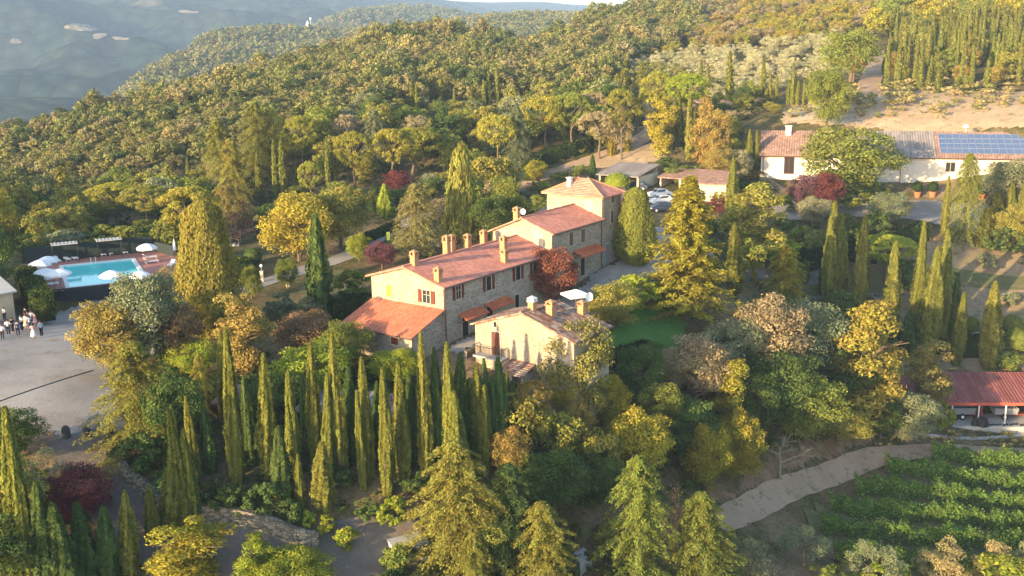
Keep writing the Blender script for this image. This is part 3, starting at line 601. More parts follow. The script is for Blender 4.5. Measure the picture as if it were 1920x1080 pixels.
# ------------------------------------------------------------------ villa buildings (built in the villa frame: X = s, Y = g)
CA, SA = math.cos(-VA), math.sin(-VA)
def tov(p): q = np.array(p, float); x, y = q[0] - VO[0], q[1] - VO[1]; return np.array([CA*x - SA*y, SA*x + CA*y, q[2]])
def rv(u, v):
    o = tov(ORG); d = tov(ORG + ray(u, v)) - o; return o, d
def onfront(u, v, g=0.): o, d = rv(u, v); t = (g - o[1]) / d[1]; p = o + t*d; return p[0], p[2]
def ongable(u, v, s=0.): o, d = rv(u, v); t = (s - o[0]) / d[0]; p = o + t*d; return p[1], p[2]
def onroof(u, v, g0, z0, g1, z1):
    """roof plane rising from (g0, z0) to (g1, z1)"""
    o, d = rv(u, v); m = (z1 - z0) / (g1 - g0); t = (z0 + m*(o[1] - g0) - o[2]) / (d[2] - m*d[1]); return o + t*d
class House:
    def __init__(h, name, s0, g0, z0, label, cat='house', group=None):
        p = vil(s0, g0); h.o = (s0, g0, z0); h.e = empty(name, (p[0], p[1], z0), VA, label, cat, group)
    def put(h, name, mb, mats, parent=None):
        ob = mb.build(name, mats, parent or h.e)
        if parent is None: ob.location = (-h.o[0], -h.o[1], -h.o[2])
        return ob
    def gabled(h, s0, s1, g0, g1, zb, ze, zr, wall, roof, over=.45, zback=None, gr=None, name='roof', z1b=None):
        gr = (g0 + g1) / 2 if gr is None else gr; zk = ze if zback is None else zback; mb = MB()
        pr = [(g0, zb), (g1, zb), (g1, zk), (gr, zr), (g0, ze)]
        n = 5; vs = [(s0, a, b) for a, b in pr] + [(s1, a, b) for a, b in pr]
        mb.add(vs, [tuple(range(n)), tuple(range(2*n-1, n-1, -1))] + [((i+1) % n, i, i+n, (i+1) % n + n) for i in range(n)]); wl = h.put('wall', mb, wall)
        m1 = (zr - ze) / (gr - g0); m2 = (zr - zk) / (g1 - gr); t = .17; r = MB()
        r.slab([(s0-over, g0-over, ze - m1*over + t), (s1+over*.3, g0-over, ze - m1*over + t), (s1+over*.3, gr, zr+t), (s0-over, gr, zr+t)], t - .01)
        r.slab([(s0-over, gr, zr+t-.004), (s1+over*.3, gr, zr+t-.004), (s1+over*.3, g1+over, zk - m2*over + t), (s0-over, g1+over, zk - m2*over + t)], t - .01)
        ro = h.put(name, r, roof)
        c = MB(); c.cyl((s0-over, gr, zr+t), (s1+over*.3, gr, zr+t), .11, n=8); h.put('ridge_tiles', c, roof, ro)
        gt = MB(); gt.cyl((s0-over, g0-over-.07, ze-m1*over+.06), (s1+over*.3, g0-over-.07, ze-m1*over+.06), .08, n=6); h.put('gutter', gt, M_gutter)
        return ro
    def win(h, pl, fix, a, z, w, ht, sh=None, pane=M_glass, shm=None, fr=M_surround, name='window', sgn=-1):
        """pl 'f': wall facing -Y at y=fix; pl 'g': wall facing -X at x=fix; pl 'r': wall facing +X"""
        def B(mb, a0, a1, z0, z1, d0, d1):
            lo, hi = sorted((fix + sgn*d0, fix + sgn*d1))
            if pl == 'f': mb.box(a0, a1, lo, hi, z0, z1)
            else: mb.box(lo, hi, a0, a1, z0, z1)
        f = MB(); b = .1
        B(f, a-w/2-b, a-w/2, z-ht/2, z+ht/2, -.1, .07); B(f, a+w/2, a+w/2+b, z-ht/2, z+ht/2, -.1, .07)
        B(f, a-w/2-b, a+w/2+b, z+ht/2, z+ht/2+b*1.4, -.1, .08); B(f, a-w/2-b, a+w/2+b, z-ht/2-b, z-ht/2, -.1, .11)
        fo = h.put(name, f, fr)
        p = MB(); B(p, a-w/2, a+w/2, z-ht/2, z+ht/2, -.1, .015); h.put('pane' if pane is M_glass else 'opening', p, pane, fo)
        if pane is M_glass and sh != 'closed':
            m_ = MB(); B(m_, a-.025, a+.025, z-ht/2, z+ht/2, .017, .045); B(m_, a-w/2, a+w/2, z+ht*.12, z+ht*.12+.04, .016, .04); h.put('glazing_bar', m_, M_surround, fo)
        if sh == 'open':
            for q in (-1, 1):
                s = MB(); c = a + q*(w*.75 + b + .03); B(s, c-w*.25, c+w*.25, z-ht/2, z+ht/2, .01, .07)
                for k in range(7): B(s, c-w*.2, c+w*.2, z-ht/2+ht*(k+.4)/7, z-ht/2+ht*(k+.6)/7, .07, .085)
                h.put('shutter', s, shm or M_shutter, fo)
        if sh == 'closed':
            for q in (-1, 1):
                s = MB(); c = a + q*w*.255; B(s, c-w*.24, c+w*.24, z-ht/2+.02, z+ht/2-.02, .02, .06)
                for k in range(8): B(s, c-w*.2, c+w*.2, z-ht/2+ht*(k+.3)/8, z-ht/2+ht*(k+.55)/8, .06, .075)
                h.put('shutter', s, shm or M_shutter, fo)
        return fo
    def chimney(h, x, y, z, ht, w=.62, mat=M_brick, cap=M_tile, white=False):
        m = MB(); m.box(x-w/2, x+w/2, y-w/2, y+w/2, z-.6, z+ht*.68); o = h.put('chimney', m, mat)
        k = MB(); z1 = z + ht*.68; k.box(x-w*.62, x+w*.62, y-w*.62, y+w*.62, z1, z1+.09)
        for a in (-1, 1):
            for b in (-1, 1): k.box(x+a*w*.42-.08, x+a*w*.42+.08, y+b*w*.42-.08, y+b*w*.42+.08, z1+.09, z1+.09+ht*.2)
        k.box(x-.06, x+.06, y-w*.4, y+w*.4, z1+.09, z1+.09+ht*.2)
        z2 = z1 + .09 + ht*.2; e = w*.66; k.add([(x-e,y-e,z2),(x+e,y-e,z2),(x+e,y+e,z2),(x-e,y+e,z2),(x,y,z2+.26)], [(3,2,1,0),(0,1,4),(1,2,4),(2,3,4),(3,0,4)])
        h.put('chimney_cap', k, M_whitemetal if white else mat, o)
        return o
    def awning(h, s0, s1, z, depth=1.15, drop=.55, fix=0.):
        m = MB(); m.slab([(s0, fix-depth, z-drop), (s1, fix-depth, z-drop), (s1, fix, z), (s0, fix, z)], .09); o = h.put('awning', m, M_tile_x)
        for s in (s0+.15, s1-.15): k = MB(); k.cyl((s, fix, z-1.05), (s, fix-depth*.85, z-drop-.05), .045, n=5); h.put('bracket', k, M_wood, o)
        return o
    def downpipe(h, s, g, z0, z1):
        m = MB(); m.cyl((s, g, z0), (s, g, z1), .06, n=6); h.put('downpipe', m, M_gutter)
M_tile_x = tilemat('awning_roof_tiles', [(0, (.42,.12,.055)), (.5, (.5,.15,.07)), (1, (.56,.19,.1))])
# --- main house
H1 = House('stone_farmhouse', 0, 0, 0, 'long two storey stone farmhouse with red tiled roof and red lean-to below its sunlit gable')
H1.gabled(0, 19.3, 0, 9.7, -1.8, 6.1, 7.5, M_stone, M_tile)
for u, v, hh, ww, wh in [(882,580.5,2.1,.62,0),(948,474,0,0,0)]: pass
pl1 = (0, 6.27, 4.85, 7.67)
for u, v, ht in [(822,527,1.35),(946,491,1.35),(944.5,472,1.75)]:
    p = onroof(u, v, *pl1); H1.chimney(p[0], p[1], p[2], ht)
for u, v, gg, ht in [(777,494,4.6,1.3),(838,474,5.2,1.9),(847,472,7.2,1.9),(877,466,6.4,1.6),(907,456,8.0,1.5)]:
    o, d = rv(u, v); t = (gg - o[1]) / d[1]; p = o + t*d; H1.chimney(p[0], gg, min(p[2], 7.5), ht + max(0, p[2] - 7.5))
for u, v, w_, h_, sh in [(859,548,.75,1.35,'open'),(916,531,.85,1.5,'open'),(971,512,.85,1.5,'open'),(1003,502,.8,1.4,'open')]:
    s, z = onfront(u, v); H1.win('f', 0, s, z, w_, h_, sh, M_glass if u < 900 else M_dark)
g, z = ongable(800, 556); H1.win('g', 0, g, z, .95, 1.3, 'open', M_glass)
g, z = ongable(730, 545); H1.win('g', 0, g, z, .85, 1.3, 'closed', M_glass, M_yelshutter)
for u, v, w_, h_ in [(872,611,1.0,2.2),(918,584,1.0,2.1),(969,565,.75,1.5)]:
    s, z = onfront(u, v); H1.win('f', 0, s, z, w_, h_, None, M_dark, name='door')
for a, b in [((857,590),(900,581)),((906,570),(949,562))]:
    s0, z0 = onfront(*a); s1, z1 = onfront(*b); H1.awning(s0+.2, s1+.2, (z0+z1)/2+.25)
H1.downpipe(.12, -.08, -1.0, 6.0)
s, z = onfront(900, 612); m = MB(); m.cyl((s, -.06, 1.2), (s+2.4, -.06, 2.0), .03, n=5); H1.put('hose', m, M_black)
# lean-to
m = MB(); n = 4
prf = [(-4.7, -2.0), (-.003, -2.0), (-.003, 3.62), (-4.7, 2.1)]
m.add([(a, .25, b) for a, b in prf] + [(a, 9.2, b) for a, b in prf], [tuple(range(n)), tuple(range(2*n-1, n-1, -1))] + [((i+1) % n, i, i+n, (i+1) % n + n) for i in range(n)]); H1.put('lean_to_wall', m, M_stone)
m = MB(); m.slab([(-5.1, -.1, 2.12), (-.003, -.1, 3.8), (-.003, 9.6, 3.8), (-5.1, 9.6, 2.12)], .15); lr = H1.put('lean_to_roof', m, M_tile_or)
m = MB(); m.cyl((-5.17, -.1, 2.0), (-5.17, 9.6, 2.0), .08, n=6); m.cyl((-4.78, .1, -1.5), (-4.78, .1, 2.0), .05, n=6); H1.put('gutter', m, M_gutter)
g, z = ongable(740.5, 639, -4.7); H1.win('g', -4.7, g, z, .95, .75, 'closed')
# --- middle house
H2 = House('stone_farmhouse', 19.35, 0, .9, 'middle stone farmhouse with red roof and white dish, between long house and tower')
H2.gabled(19.36, 30.3, 0, 8.3, -.5, 8.35, 9.7, M_stone, M_tile, zback=7.9, gr=3.95)
p = onroof(1007, 417, 8.3, 8.07, 3.95, 9.87); H2.chimney(19.9, 5.2, 9.3, 1.5)
m = MB(); m.lathe([(.02,0),(.2,.03),(.36,.12)], (0,0,0), 12); m.cyl((0,0,.0),(0,0,-.5),.03); d = m.build('satellite_dish', M_white, H2.e); d.location = (.1, 4.1, 9.55); d.rotation_euler = (R_(75), 0, R_(-35))
for u, v, w_, h_ in [(1070.5,448,.85,1.55),(1092.5,442,.85,1.55)]:
    s, z = onfront(u, v); H2.win('f', 0, s, z, w_, h_, 'closed', M_glass, M_shutter2)
s, z = onfront(1138, 478)
g, z = ongable(1011, 452, 19.36); H2.win('g', 19.36, g, z, 1.1, 1.7, 'closed', M_glass, M_surround)
s0, z0 = onfront(1074, 484); s1, z1 = onfront(1118, 474); H2.awning(s0, s1, z0 + .9, 1.5, .6)
s, z = onfront(1092, 500); H2.win('f', 0, s, z, .95, 2.1, None, M_dark, name='door')
H2.downpipe(30.1, -.08, 1.8, 8.2)
# --- tower house
H3 = House('tower_house', 30.3, 0, 2.2, 'tall square stone tower house with hipped red roof rising above the farmhouses')
m = MB(); m.box(30.31, 34.6, 0.003, 8.0, -.3, 11.05); H3.put('wall', m, M_stone)
m = MB(); x0, x1, y0, y1, ze, zr = 29.75, 35.1, -.5, 8.5, 11.05, 12.85
m.add([(x0,y0,ze),(x1,y0,ze),(x1,y1,ze),(x0,y1,ze),(32.4,3.3,zr),(32.4,4.6,zr),(x0,y0,ze-.16),(x1,y0,ze-.16),(x1,y1,ze-.16),(x0,y1,ze-.16)],
      [(0,1,4),(1,2,5,4),(2,3,5),(3,0,4,5),(0,6,7,1),(1,7,8,2),(2,8,9,3),(3,9,6,0),(9,8,7,6)]); H3.put('roof', m, M_tile)
m = MB(); 
for a in ((x0,y0),(x1,y0),(x1,y1),(x0,y1)): m.cyl((a[0],a[1],ze+.02), (32.4, 3.3 if a[1] < 1 else 4.6, zr+.02), .1, n=6)
H3.put('hip_tiles', m, M_brick)
m = MB(); m.box(30.9,31.4,4.9,5.4,11.2,12.9); m.box(30.8,31.5,4.8,5.5,12.9,13.0); H3.put('chimney', m, M_plaster)
for u, v in [(1148,372),(1147,406)]:
    s, z = onfront(u, v); H3.win('f', 0, s, z, .6, 1.0 if v < 390 else 1.5, 'closed', M_glass, M_shutter2)
g, z = ongable(1104, 390, 30.31); H3.win('g', 30.31, g, z + .3, .9, 1.2, 'closed', M_glass, M_surround)
s, z = onfront(1138, 478); H3.win('f', 0, s, z, .95, 2.9, 'closed', M_glass, simple('pale_blue_door', (.2,.26,.3), .6, .1), name='door')
H3.downpipe(34.5, -.08, 2.5, 11); H3.downpipe(30.45, -.08, 8.6, 11)
# --- wing beyond the tower
H4 = House('tower_wing', 34.65, 0, 3.0, 'lower red roofed stone wing behind the tall oval cypress, beside the parked cars')
H4.gabled(34.65, 43.0, 1.0, 8.6, 1.5, 9.0, 10.1, M_stone, M_tile)
# --- small old stone house in front
zs = 3.15
L_ = tov(onz(886, 608, zs)); Q_ = tov(onz(1150, 611, zs)); gw = 7.2
s0, s1 = L_[0] + .25, Q_[0] - .3; g1 = L_[1] - .1; g0 = Q_[1] + .3
print('stone house', L_, Q_)
H5 = House('old_stone_house', s0, g0, -3, 'small old stone house with mottled tile roof and iron balcony, before the farmhouse')
zr5 = 5.0
H5.gabled(s0, s1 - 4.6, g0, g1, -5, zs, zr5, M_stone2, M_oldtile, .35)
H5.gabled(s1 - 4.55, s1, g0 + .003, g1 - .003, -5, zs, zr5 - .35, M_stone2, M_oldtile, .3, name='roof')
def g5(u, v): return ongable(u, v, s0)
g, z = g5(930, 644); H5.win('g', s0, g, z, 1.0, 2.3, 'closed', M_glass, simple('dull_brown_red_wood', (.11,.04,.03), .7, .2, 6), name='balcony_door')
g, z = g5(929, 608); H5.win('g', s0, g, z, .35, .5, None, M_dark)
ga, zb = g5(900, 680); gb_, _ = g5(953, 680); ga, gb_ = max(ga, gb_), min(ga, gb_)
zb = g5(930, 664)[1] - .1
m = MB(); m.box(s0-1.1, s0-.003, gb_, ga, zb-.15, zb); bal = H5.put('balcony', m, M_concrete)
m = MB(); m.box(s0-1.1, s0-1.06, gb_, ga, zb+.95, zb+1.0)
for k in range(25): y = gb_ + (ga - gb_) * k / 24; m.cyl((s0-1.08, y, zb), (s0-1.08, y, zb+.96), .018, n=4)
for y in (gb_+.02, ga-.02):
    m.box(s0-1.06, s0, y-.02, y+.02, zb+.95, zb+1.0)
    for k in range(5): m.cyl((s0-1.0+k*.22, y, zb), (s0-1.0+k*.22, y, zb+.96), .018, n=4)
H5.put('railing', m, M_black, bal)
m = MB(); yy0, yy1 = gb_ - 3.2, gb_ - .05; m.slab([(s0-2.1, yy0, zb-.75), (s0-.003, yy0, zb-.05), (s0-.003, yy1, zb-.05), (s0-2.1, yy1, zb-.75)], .12); H5.put('porch_roof', m, M_oldtile)
m = MB(); m.box(s0-1.9, s0-.003, yy0+.1, yy0+.4, -5, zb-.8); m.box(s0-1.9, s0-.003, yy1-.4, yy1-.1, -5, zb-.8); m.box(s0-1.9, s0-1.6, yy0+1.4, yy0+2.2, -5, zb-.8); H5.put('porch_wall', m, M_stone2)
H5.win('g', s0, ga - 1.0, -1.5, .8, 1.0, None, M_dark)
H5.win('g', s0, ga - 3.0, -1.9, 1.0, 2.0, None, M_dark, name='door')
for u, v, ht, wh in [(998,579,1.1,True),(1033,587,1.15,False),(1091,584,.95,False)]:
    p = onroof(u, v, g0, zs + .17, (g0+g1)/2, zr5 + .17); H5.chimney(p[0], min(p[1], (g0+g1)/2+.3), min(p[2], 5.1), ht, .7 if not wh else .6, M_brick, white=wh)
p = onroof(1103, 584, g0, zs, (g0+g1)/2, zr5); m = MB(); m.lathe([(.02,0),(.25,.04),(.45,.16)], (0,0,0), 14); m.cyl((0,0,0),(0,0,-.6),.03); d = m.build('satellite_dish', M_white, H5.e); d.location = (p[0]-s0, min(p[1],(g0+g1)/2)-g0, 3+4.6+.9); d.rotation_euler = (R_(80), 0, R_(-20))
m = MB(); m.box(s1+.01, s1+.06, g0+1.4, g0+2.5, -2.6, -.5); H5.put('side_door', m, M_shutter)
H5GEO = (s0, s1, g0, g1)
# ------------------------------------------------------------------ long white barn with panels
BL = onz(1423, 292, 7.9); BR = onz(1920, 298.5, 7.9); bd = (BR - BL)[:2]; bl_ = np.linalg.norm(bd); bd /= bl_; BA = math.atan2(bd[1], bd[0])
BZ = 0.8
B = empty('winery_barn', (BL[0], BL[1], BZ), BA, 'long white farm building with faded roof and solar panels, at the right', 'barn')
def tob(p): q = np.array(p, float); x, y = q[0]-BL[0], q[1]-BL[1]; c, s = math.cos(-BA), math.sin(-BA); return np.array([c*x-s*y, s*x+c*y, q[2]-BZ])
def onb(u, v, y=0.):
    o = tob(ORG); d = tob(ORG + ray(u, v)) - o; t = (y - o[1]) / d[1]; p = o + t*d; return p[0], p[2]
EH = 7.9 - BZ; LB = bl_ + 22; W2 = 8.5; RH = EH + 3.9
m = MB(); n = 5; prf = [(.4, -2), (2*W2-.4, -2), (2*W2-.4, EH-.1), (W2, RH-.1), (.4, EH-.1)]
m.add([(.4, a, b) for a, b in prf] + [(LB, a, b) for a, b in prf], [tuple(range(n)), tuple(range(2*n-1, n-1, -1))] + [((i+1) % n, i, i+n, (i+1) % n + n) for i in range(n)]); m.build('wall', M_plaster, B)
xa = onb(1516, 270)[0] + 6.0; xb = onb(1757, 297)[0]
for a, b, mt, dz in [(0, xa, M_barntile, 0), (xa+.003, xb, M_greyroof, .06), (xb+.003, LB+.4, M_barntile, 0)]:
    m = MB(); m.slab([(a, -.15, EH+dz), (b, -.15, EH+dz), (b, W2, RH+dz), (a, W2, RH+dz)], .18); m.slab([(a, W2, RH+dz-.004), (b, W2, RH+dz-.004), (b, 2*W2+.1, EH+dz), (a, 2*W2+.1, EH+dz)], .18); m.build('roof', mt, B)
m = MB(); m.cyl((0, -.25, EH-.05), (LB, -.25, EH-.05), .1, n=6)
for u in (1430, 1688, 1930): x = onb(u, 330)[0]; m.cyl((x, .3, 0), (x, .3, EH-.1), .07, n=6)
m.build('gutter', M_gutter, B)
x, z = onb(1478, 252, W2*.8); m = MB(); m.box(x-.5, x+.5, W2-1.8, W2-.8, RH-1, RH+.9); c = m.build('chimney', M_plaster, B); m = MB(); m.box(x-.65, x+.65, W2-1.95, W2-.65, RH+.9, RH+1.0); m.build('chimney_cap', M_whitemetal, c)
x, z = onb(1811, 240, W2); m = MB(); m.cyl((x, W2, RH-.2), (x, W2, RH+.6), .05); m.lathe([(.05,.6),(.5,.75),(.45,1.1),(.1,1.3)], (x, W2, RH), 10); m.build('roof_vent', M_white, B)
def bwin(name, u, v, w, h_, pane, frm=M_surround):
    x, z = onb(u, v, .4); f = MB(); b = .12
    f.box(x-w/2-b, x-w/2, .34, .5, z-h_/2, z+h_/2); f.box(x+w/2, x+w/2+b, .34, .5, z-h_/2, z+h_/2); f.box(x-w/2-b, x+w/2+b, .335, .5, z+h_/2, z+h_/2+b); f.box(x-w/2-b, x+w/2+b, .3, .5, z-h_/2-b, z-h_/2)
    if w > 1.2 and pane is M_dark: f.box(x-.04, x+.04, .34, .45, z-h_/2, z+h_/2)
    o = f.build(name, frm, B); p = MB(); p.box(x-w/2, x+w/2, .385, .5, z-h_/2, z+h_/2); p.build('pane', pane, o)
bwin('window', 1443.5, 301.5, 1.1, .95, M_white); bwin('door', 1479.5, 310, 1.6, 2.9, M_dark, M_shutter); bwin('window', 1677.5, 309, 1.7, 1.6, M_dark); bwin('window', 1782, 313, 1.5, 1.6, M_dark)
bwin('window', 1672, 350, 1.2, 1.4, M_dark, M_shutter2); bwin('window', 1682, 349.5, .6, 1.4, M_dark, M_shutter2); bwin('window', 1705, 309+20, .01, .01, M_dark)
bwin('window', 1880, 312, 1.6, 1.6, M_dark); bwin('door', 1610, 352, 1.6, 2.2, M_dark, M_shutter)
x0, _ = onb(1697, 360, .3); m = MB(); m.box(x0, LB, .22, .4, -1.5, 1.15); m.build('base_band', M_brick, B)
# solar panels on the roof
px0 = onb(1759, 255, W2*.8)[0]; slope = math.atan2(RH-EH, W2)
M_panelframe = simple('panel_frame', (.25,.28,.34), .5, .05)
def panel():
    m = MB(); m.box(0, 1.16, 0, 1.66, .0, .04); o = m.build('solar_panel', M_panel); f = MB()
    for q in ((-.0,1.16,0,.035),(0,1.16,1.625,1.66),(0,.035,.038,1.622),(1.125,1.16,.038,1.622)): f.box(*q, .043, .06)
    f.build('frame', M_panelframe, o); return o
pr0 = panel(); first = True
for r in range(4):
    for c in range(20):
        o = pr0 if first else dup(pr0); first = False
        yy = 1.3 + r * 1.7 * math.cos(slope); xx = px0 + c * 1.21
        wx = BL[0] + math.cos(BA)*xx - math.sin(BA)*yy; wy = BL[1] + math.sin(BA)*xx + math.cos(BA)*yy
        o.matrix_world = Matrix.Translation((wx, wy, BZ + EH + (yy/W2)*(RH-EH) + .12)) @ Matrix.Rotation(BA, 4, 'Z') @ Matrix.Rotation(slope, 4, 'X')
        tag(o, 'blue gridded solar panel with pale frame in the array on the barn roof', 'solar panel', 'solar panels on the barn roof')
# ------------------------------------------------------------------ garage row and sheds above the villa
def shed(name, label, corners_px, zf, zt, roofm, wallm, rise=.6, openf=True, cat='garage', depth=6., posts=0, wallh=None):
    """single pitch building: front roof edge through two photo points at height zt, roof rises away"""
    if zf is None:
        q = hitg(*corners_px[0], zt); zf = q[2] - .2; zt = zf + zt
    a = onz(*corners_px[0], zt); b = onz(*corners_px[1], zt); d = (b-a)[:2]; L = np.linalg.norm(d); an = math.atan2(d[1], d[0]); E = empty(name, (a[0], a[1], zf), an, label, cat); h = zt - zf
    m = MB(); m.slab([(-.3, -.4, h), (L+.3, -.4, h), (L+.3, depth, h+rise), (-.3, depth, h+rise)], .18); m.build('roof', roofm, E)
    m = MB(); m.box(0, .3, .2, depth-.2, -1.5, h-.1); m.box(L-.3, L, .2, depth-.2, -1.5, h-.1); m.box(.003+.3, L-.303, depth-.5, depth-.2, -1.5, h+rise*.8)
    if not openf: m.box(.303, L-.303, .2, .5, -1.5, h-.12)
    m.build('wall', wallm, E)
    if openf:
        n = posts or max(1, int(L/3.2))
        for k in range(1, n):
            q = MB(); q.box(L*k/n-.2, L*k/n+.2, -.1, .3, -1, h-.14); q.build('pillar', wallm, E)
    return E, L, an
shed('garage', 'open fronted garage row with pale pillars and pinkish tiled roof above the tower', [(1236,331),(1358,340)], None, 2.2, M_barntile, M_cream, 1.0, depth=6)
shed('garage', 'wide garage with grey brown roof and sunlit cream end wall above the tower', [(1122,326),(1196,331)], None, 2.5, M_greyroof, M_cream, 1.3, depth=8)
shed('shed', 'small red roofed hut among trees on the hillside', [(1338,200),(1384,196)], None, 2.6, M_barntile, M_stone, 1.2, False, 'hut', 6)
shed('shed', 'small hut with pale blue metal roof behind the umbrella pines', [(1110,222),(1136,224)], None, 2.6, simple('pale_blue_metal', (.5,.6,.7), .5, .1), M_wood, .8, False, 'hut', 4)
E_, L_s, an_ = shed('pergola_shed', 'low red roofed shed half hidden behind the garden trees left of the tower', [(1000,398),(1034,402)], 2.3, 4.6, M_barntile, M_cream, .5, True, 'shed', 4)
shed('garage', 'low garage with tiled lean-to roof and closed pale doors beside the clipped hedge', [(1292,342),(1362,345)], 2.6, 5.2, M_barntile, M_cream, .7, False, 'garage', 3.2)
shed('outbuilding', 'pale roofed outbuilding at the left edge beside the pool hedge', [(-60,560),(24,545)], .0, 2.9, M_concrete, M_cream, 2.2, False, 'outbuilding', 9)
shed('garden_shed', 'low grey roofed shed behind the left end of the cypress row', [(405,752),(455,754)], None, 2.2, M_wood, M_wood, .4, True, 'shed', 3.5)
shed('garden_shed', 'dark wooden shed with flat grey roof behind the cypress row', [(560,766),(690,770)], None, 2.4, M_greyroof, M_rust, .35, True, 'shed', 4)
shed('tiled_shed', 'low shed with red barrel tiled roof between the cypresses', [(715,782),(800,784)], None, 2.3, M_oldtile, M_rust, .9, True, 'shed', 3.5)
# concrete boxes at the bottom
def slabbox(name, pts, z0, z1, mat, label, cat):
    P = [onz(u, v, z1) for u, v in pts]; c = np.mean(P, 0); m = MB(); m.prism([(p[0]-c[0], p[1]-c[1]) for p in P], 0, z1 - z0)
    o = m.build(name, mat); o.location = (c[0], c[1], z0); return tag(o, label, cat)
slabbox('concrete_tank', [(716,1000),(775,990),(806,1015),(740,1030)], -10.5, -7.9, M_concrete, 'pale flat topped concrete tank with ivy on its side beside the bottom gravel', 'tank')
slabbox('concrete_tank', [(1076,1036),(1094,1026),(1110,1040),(1088,1056)], -14, -11.5, M_concrete, 'small grey concrete box half hidden between the bottom conifers', 'tank')
# ------------------------------------------------------------------ pool garden
PN = onz(131, 540, .25)[:2]; PFL = onz(109, 501, .25)[:2]; PFR = onz(238, 488, .25)[:2]
pe = (PFR - PFL) / np.linalg.norm(PFR - PFL); pn = np.array([-pe[1], pe[0]]); PW = np.linalg.norm(PFR - PFL); PL = np.linalg.norm(PFL - PN)
PA = math.atan2(pe[1], pe[0]); PZ = .35
POOL = empty('swimming_pool', (*PN, PZ), PA, 'turquoise rectangular swimming pool with white edge behind the dark net fence', 'pool')
def inP(x, y, z=0): q = PN + x * pe + y * pn; return np.array([q[0], q[1], PZ + z])
def pp(u, v, z=0):
    p = onz(u, v, PZ + z)[:2] - PN; return float(p @ pe), float(p @ pn)
DK = [pp(88, 548), pp(60, 470), pp(270, 452), pp(300, 470), pp(352, 500), pp(300, 520), pp(235, 552)]
DX0, DX1, DY0, DY1 = -5.2, PW + 5.0, -1.2, PL + 4.3
LD = empty('pool_deck', (*PN, PZ), PA); tag(LD, kind='structure')
KEEP.append([tuple(inP(*q)[:2]) for q in ((DX0-1.5,DY0-1.2),(DX1+9,DY0-1),(DX1+9,DY1+1.5),(DX0-1.5,DY1+1.5))])
m = MB(); t = .5
for a, b, c, d in [(DX0, -t, DY0, DY1), (PW+t, DX1+8, DY0+2, DY1), (-t, PW+t, DY0, -t), (-t, PW+t, PL+t, DY1)]: m.box(a, b, c, d, -3.2, 0)
dk = m.build('deck', M_deck, LD)
m = MB()
for a, b, c, d in [(-t, 0, -t, PL+t), (PW, PW+t, -t, PL+t), (0, PW, -t, 0), (0, PW, PL, PL+t)]: m.box(a+.002, b-.002, c+.002, d-.002, -1.4, .05)
m.build('coping', M_coping, POOL)
m = MB(); m.box(-.05, PW+.05, -.05, PL+.05, -1.3, -.1); m.build('water', M_water, POOL)
m = MB()
for x in (3.6, 4.2): m.cyl((x, PL-.3+.3, .05), (x, PL+.1, .8), .03, n=6); m.cyl((x, PL+.1, .8), (x, PL-.4, .8), .03, n=6); m.cyl((x, PL-.4, .8), (x, PL-.4, -.6), .03, n=6)
for z in (-.3, .2): m.cyl((3.6, PL-.4, z), (4.2, PL-.4, z), .03, n=6)
m.build('ladder', M_whitemetal, POOL)
def parasol(x, y, R, label, closed=False, z0=0):
    p = inP(x, y); E = empty('parasol', (p[0], p[1], PZ + z0), random.random(), label, 'parasol', 'white parasols round the pool')
    m = MB(); m.cyl((0,0,0),(0,0,2.55), .035, n=6); m.lathe([(.32,0),(.32,.07),(.05,.1)], n=10); m.build('pole', M_wood, E)
    m = MB()
    if closed: m.lathe([(.06,.95),(.26,1.1),(.2,1.7),(.1,2.4),(.01,2.75)], n=8)
    else: m.lathe([(.02,2.82),(R*.35,2.72),(R*.72,2.5),(R,2.2),(R,2.02),(R*.97,2.02),(R*.95,2.19),(R*.7,2.45),(.02,2.7)], n=8)
    m.build('canopy', M_white, E, smooth=False); return E
for u, v, R, lb in [(89,486,1.45,'open white parasol behind the left end of the pool, nearest the back fence'),(74,493,1.45,'open white parasol at the left of the pool beside the tall hedge'),
    (84,509,1.5,'leftmost of the overlapping white parasols at the near left of the pool'),(100,511,1.5,'middle one of the overlapping white parasols at the near left of the pool'),(111,510,1.45,'white parasol overhanging the left pool edge'),
    (208,513,1.4,'open white parasol standing by the near side of the water'),(275,462,1.45,'large open white parasol above two loungers right of the pool'),(262,514,1.3,'white parasol at the right pool edge partly behind the bushes')]:
    x, y = pp(u, v, 2.4); parasol(x, y, R, lb)
x, y = pp(329, 483, 0); parasol(x, y, 1, 'closed white parasol standing right of the pool fence', True)
def lounger():
    E = empty('sun_lounger', (0,0,0)); f = MB(); f.box(-.33,.33,-.95,-.9,.25,.31); f.box(-.33,-.28,-.9,.9,.25,.31); f.box(.28,.33,-.9,.9,.25,.31); f.build('frame', M_whitemetal, E)
    for a in (-.28,.28):
        for b in (-.85,.8): q = MB(); q.box(a-.03,a+.03,b-.03,b+.03,0,.249); q.build('leg', M_whitemetal, E)
    q = MB(); q.slab([(-.31,-.93,.38),(.31,-.93,.38),(.31,.25,.38),(-.31,.25,.38)], .07); q.build('mattress', M_white, E)
    q = MB(); q.slab([(-.31,.25,.38),(.31,.25,.38),(.31,.9,.78),(-.31,.9,.78)], .07); q.build('backrest', M_white, E); return E
L0 = lounger(); fl = True
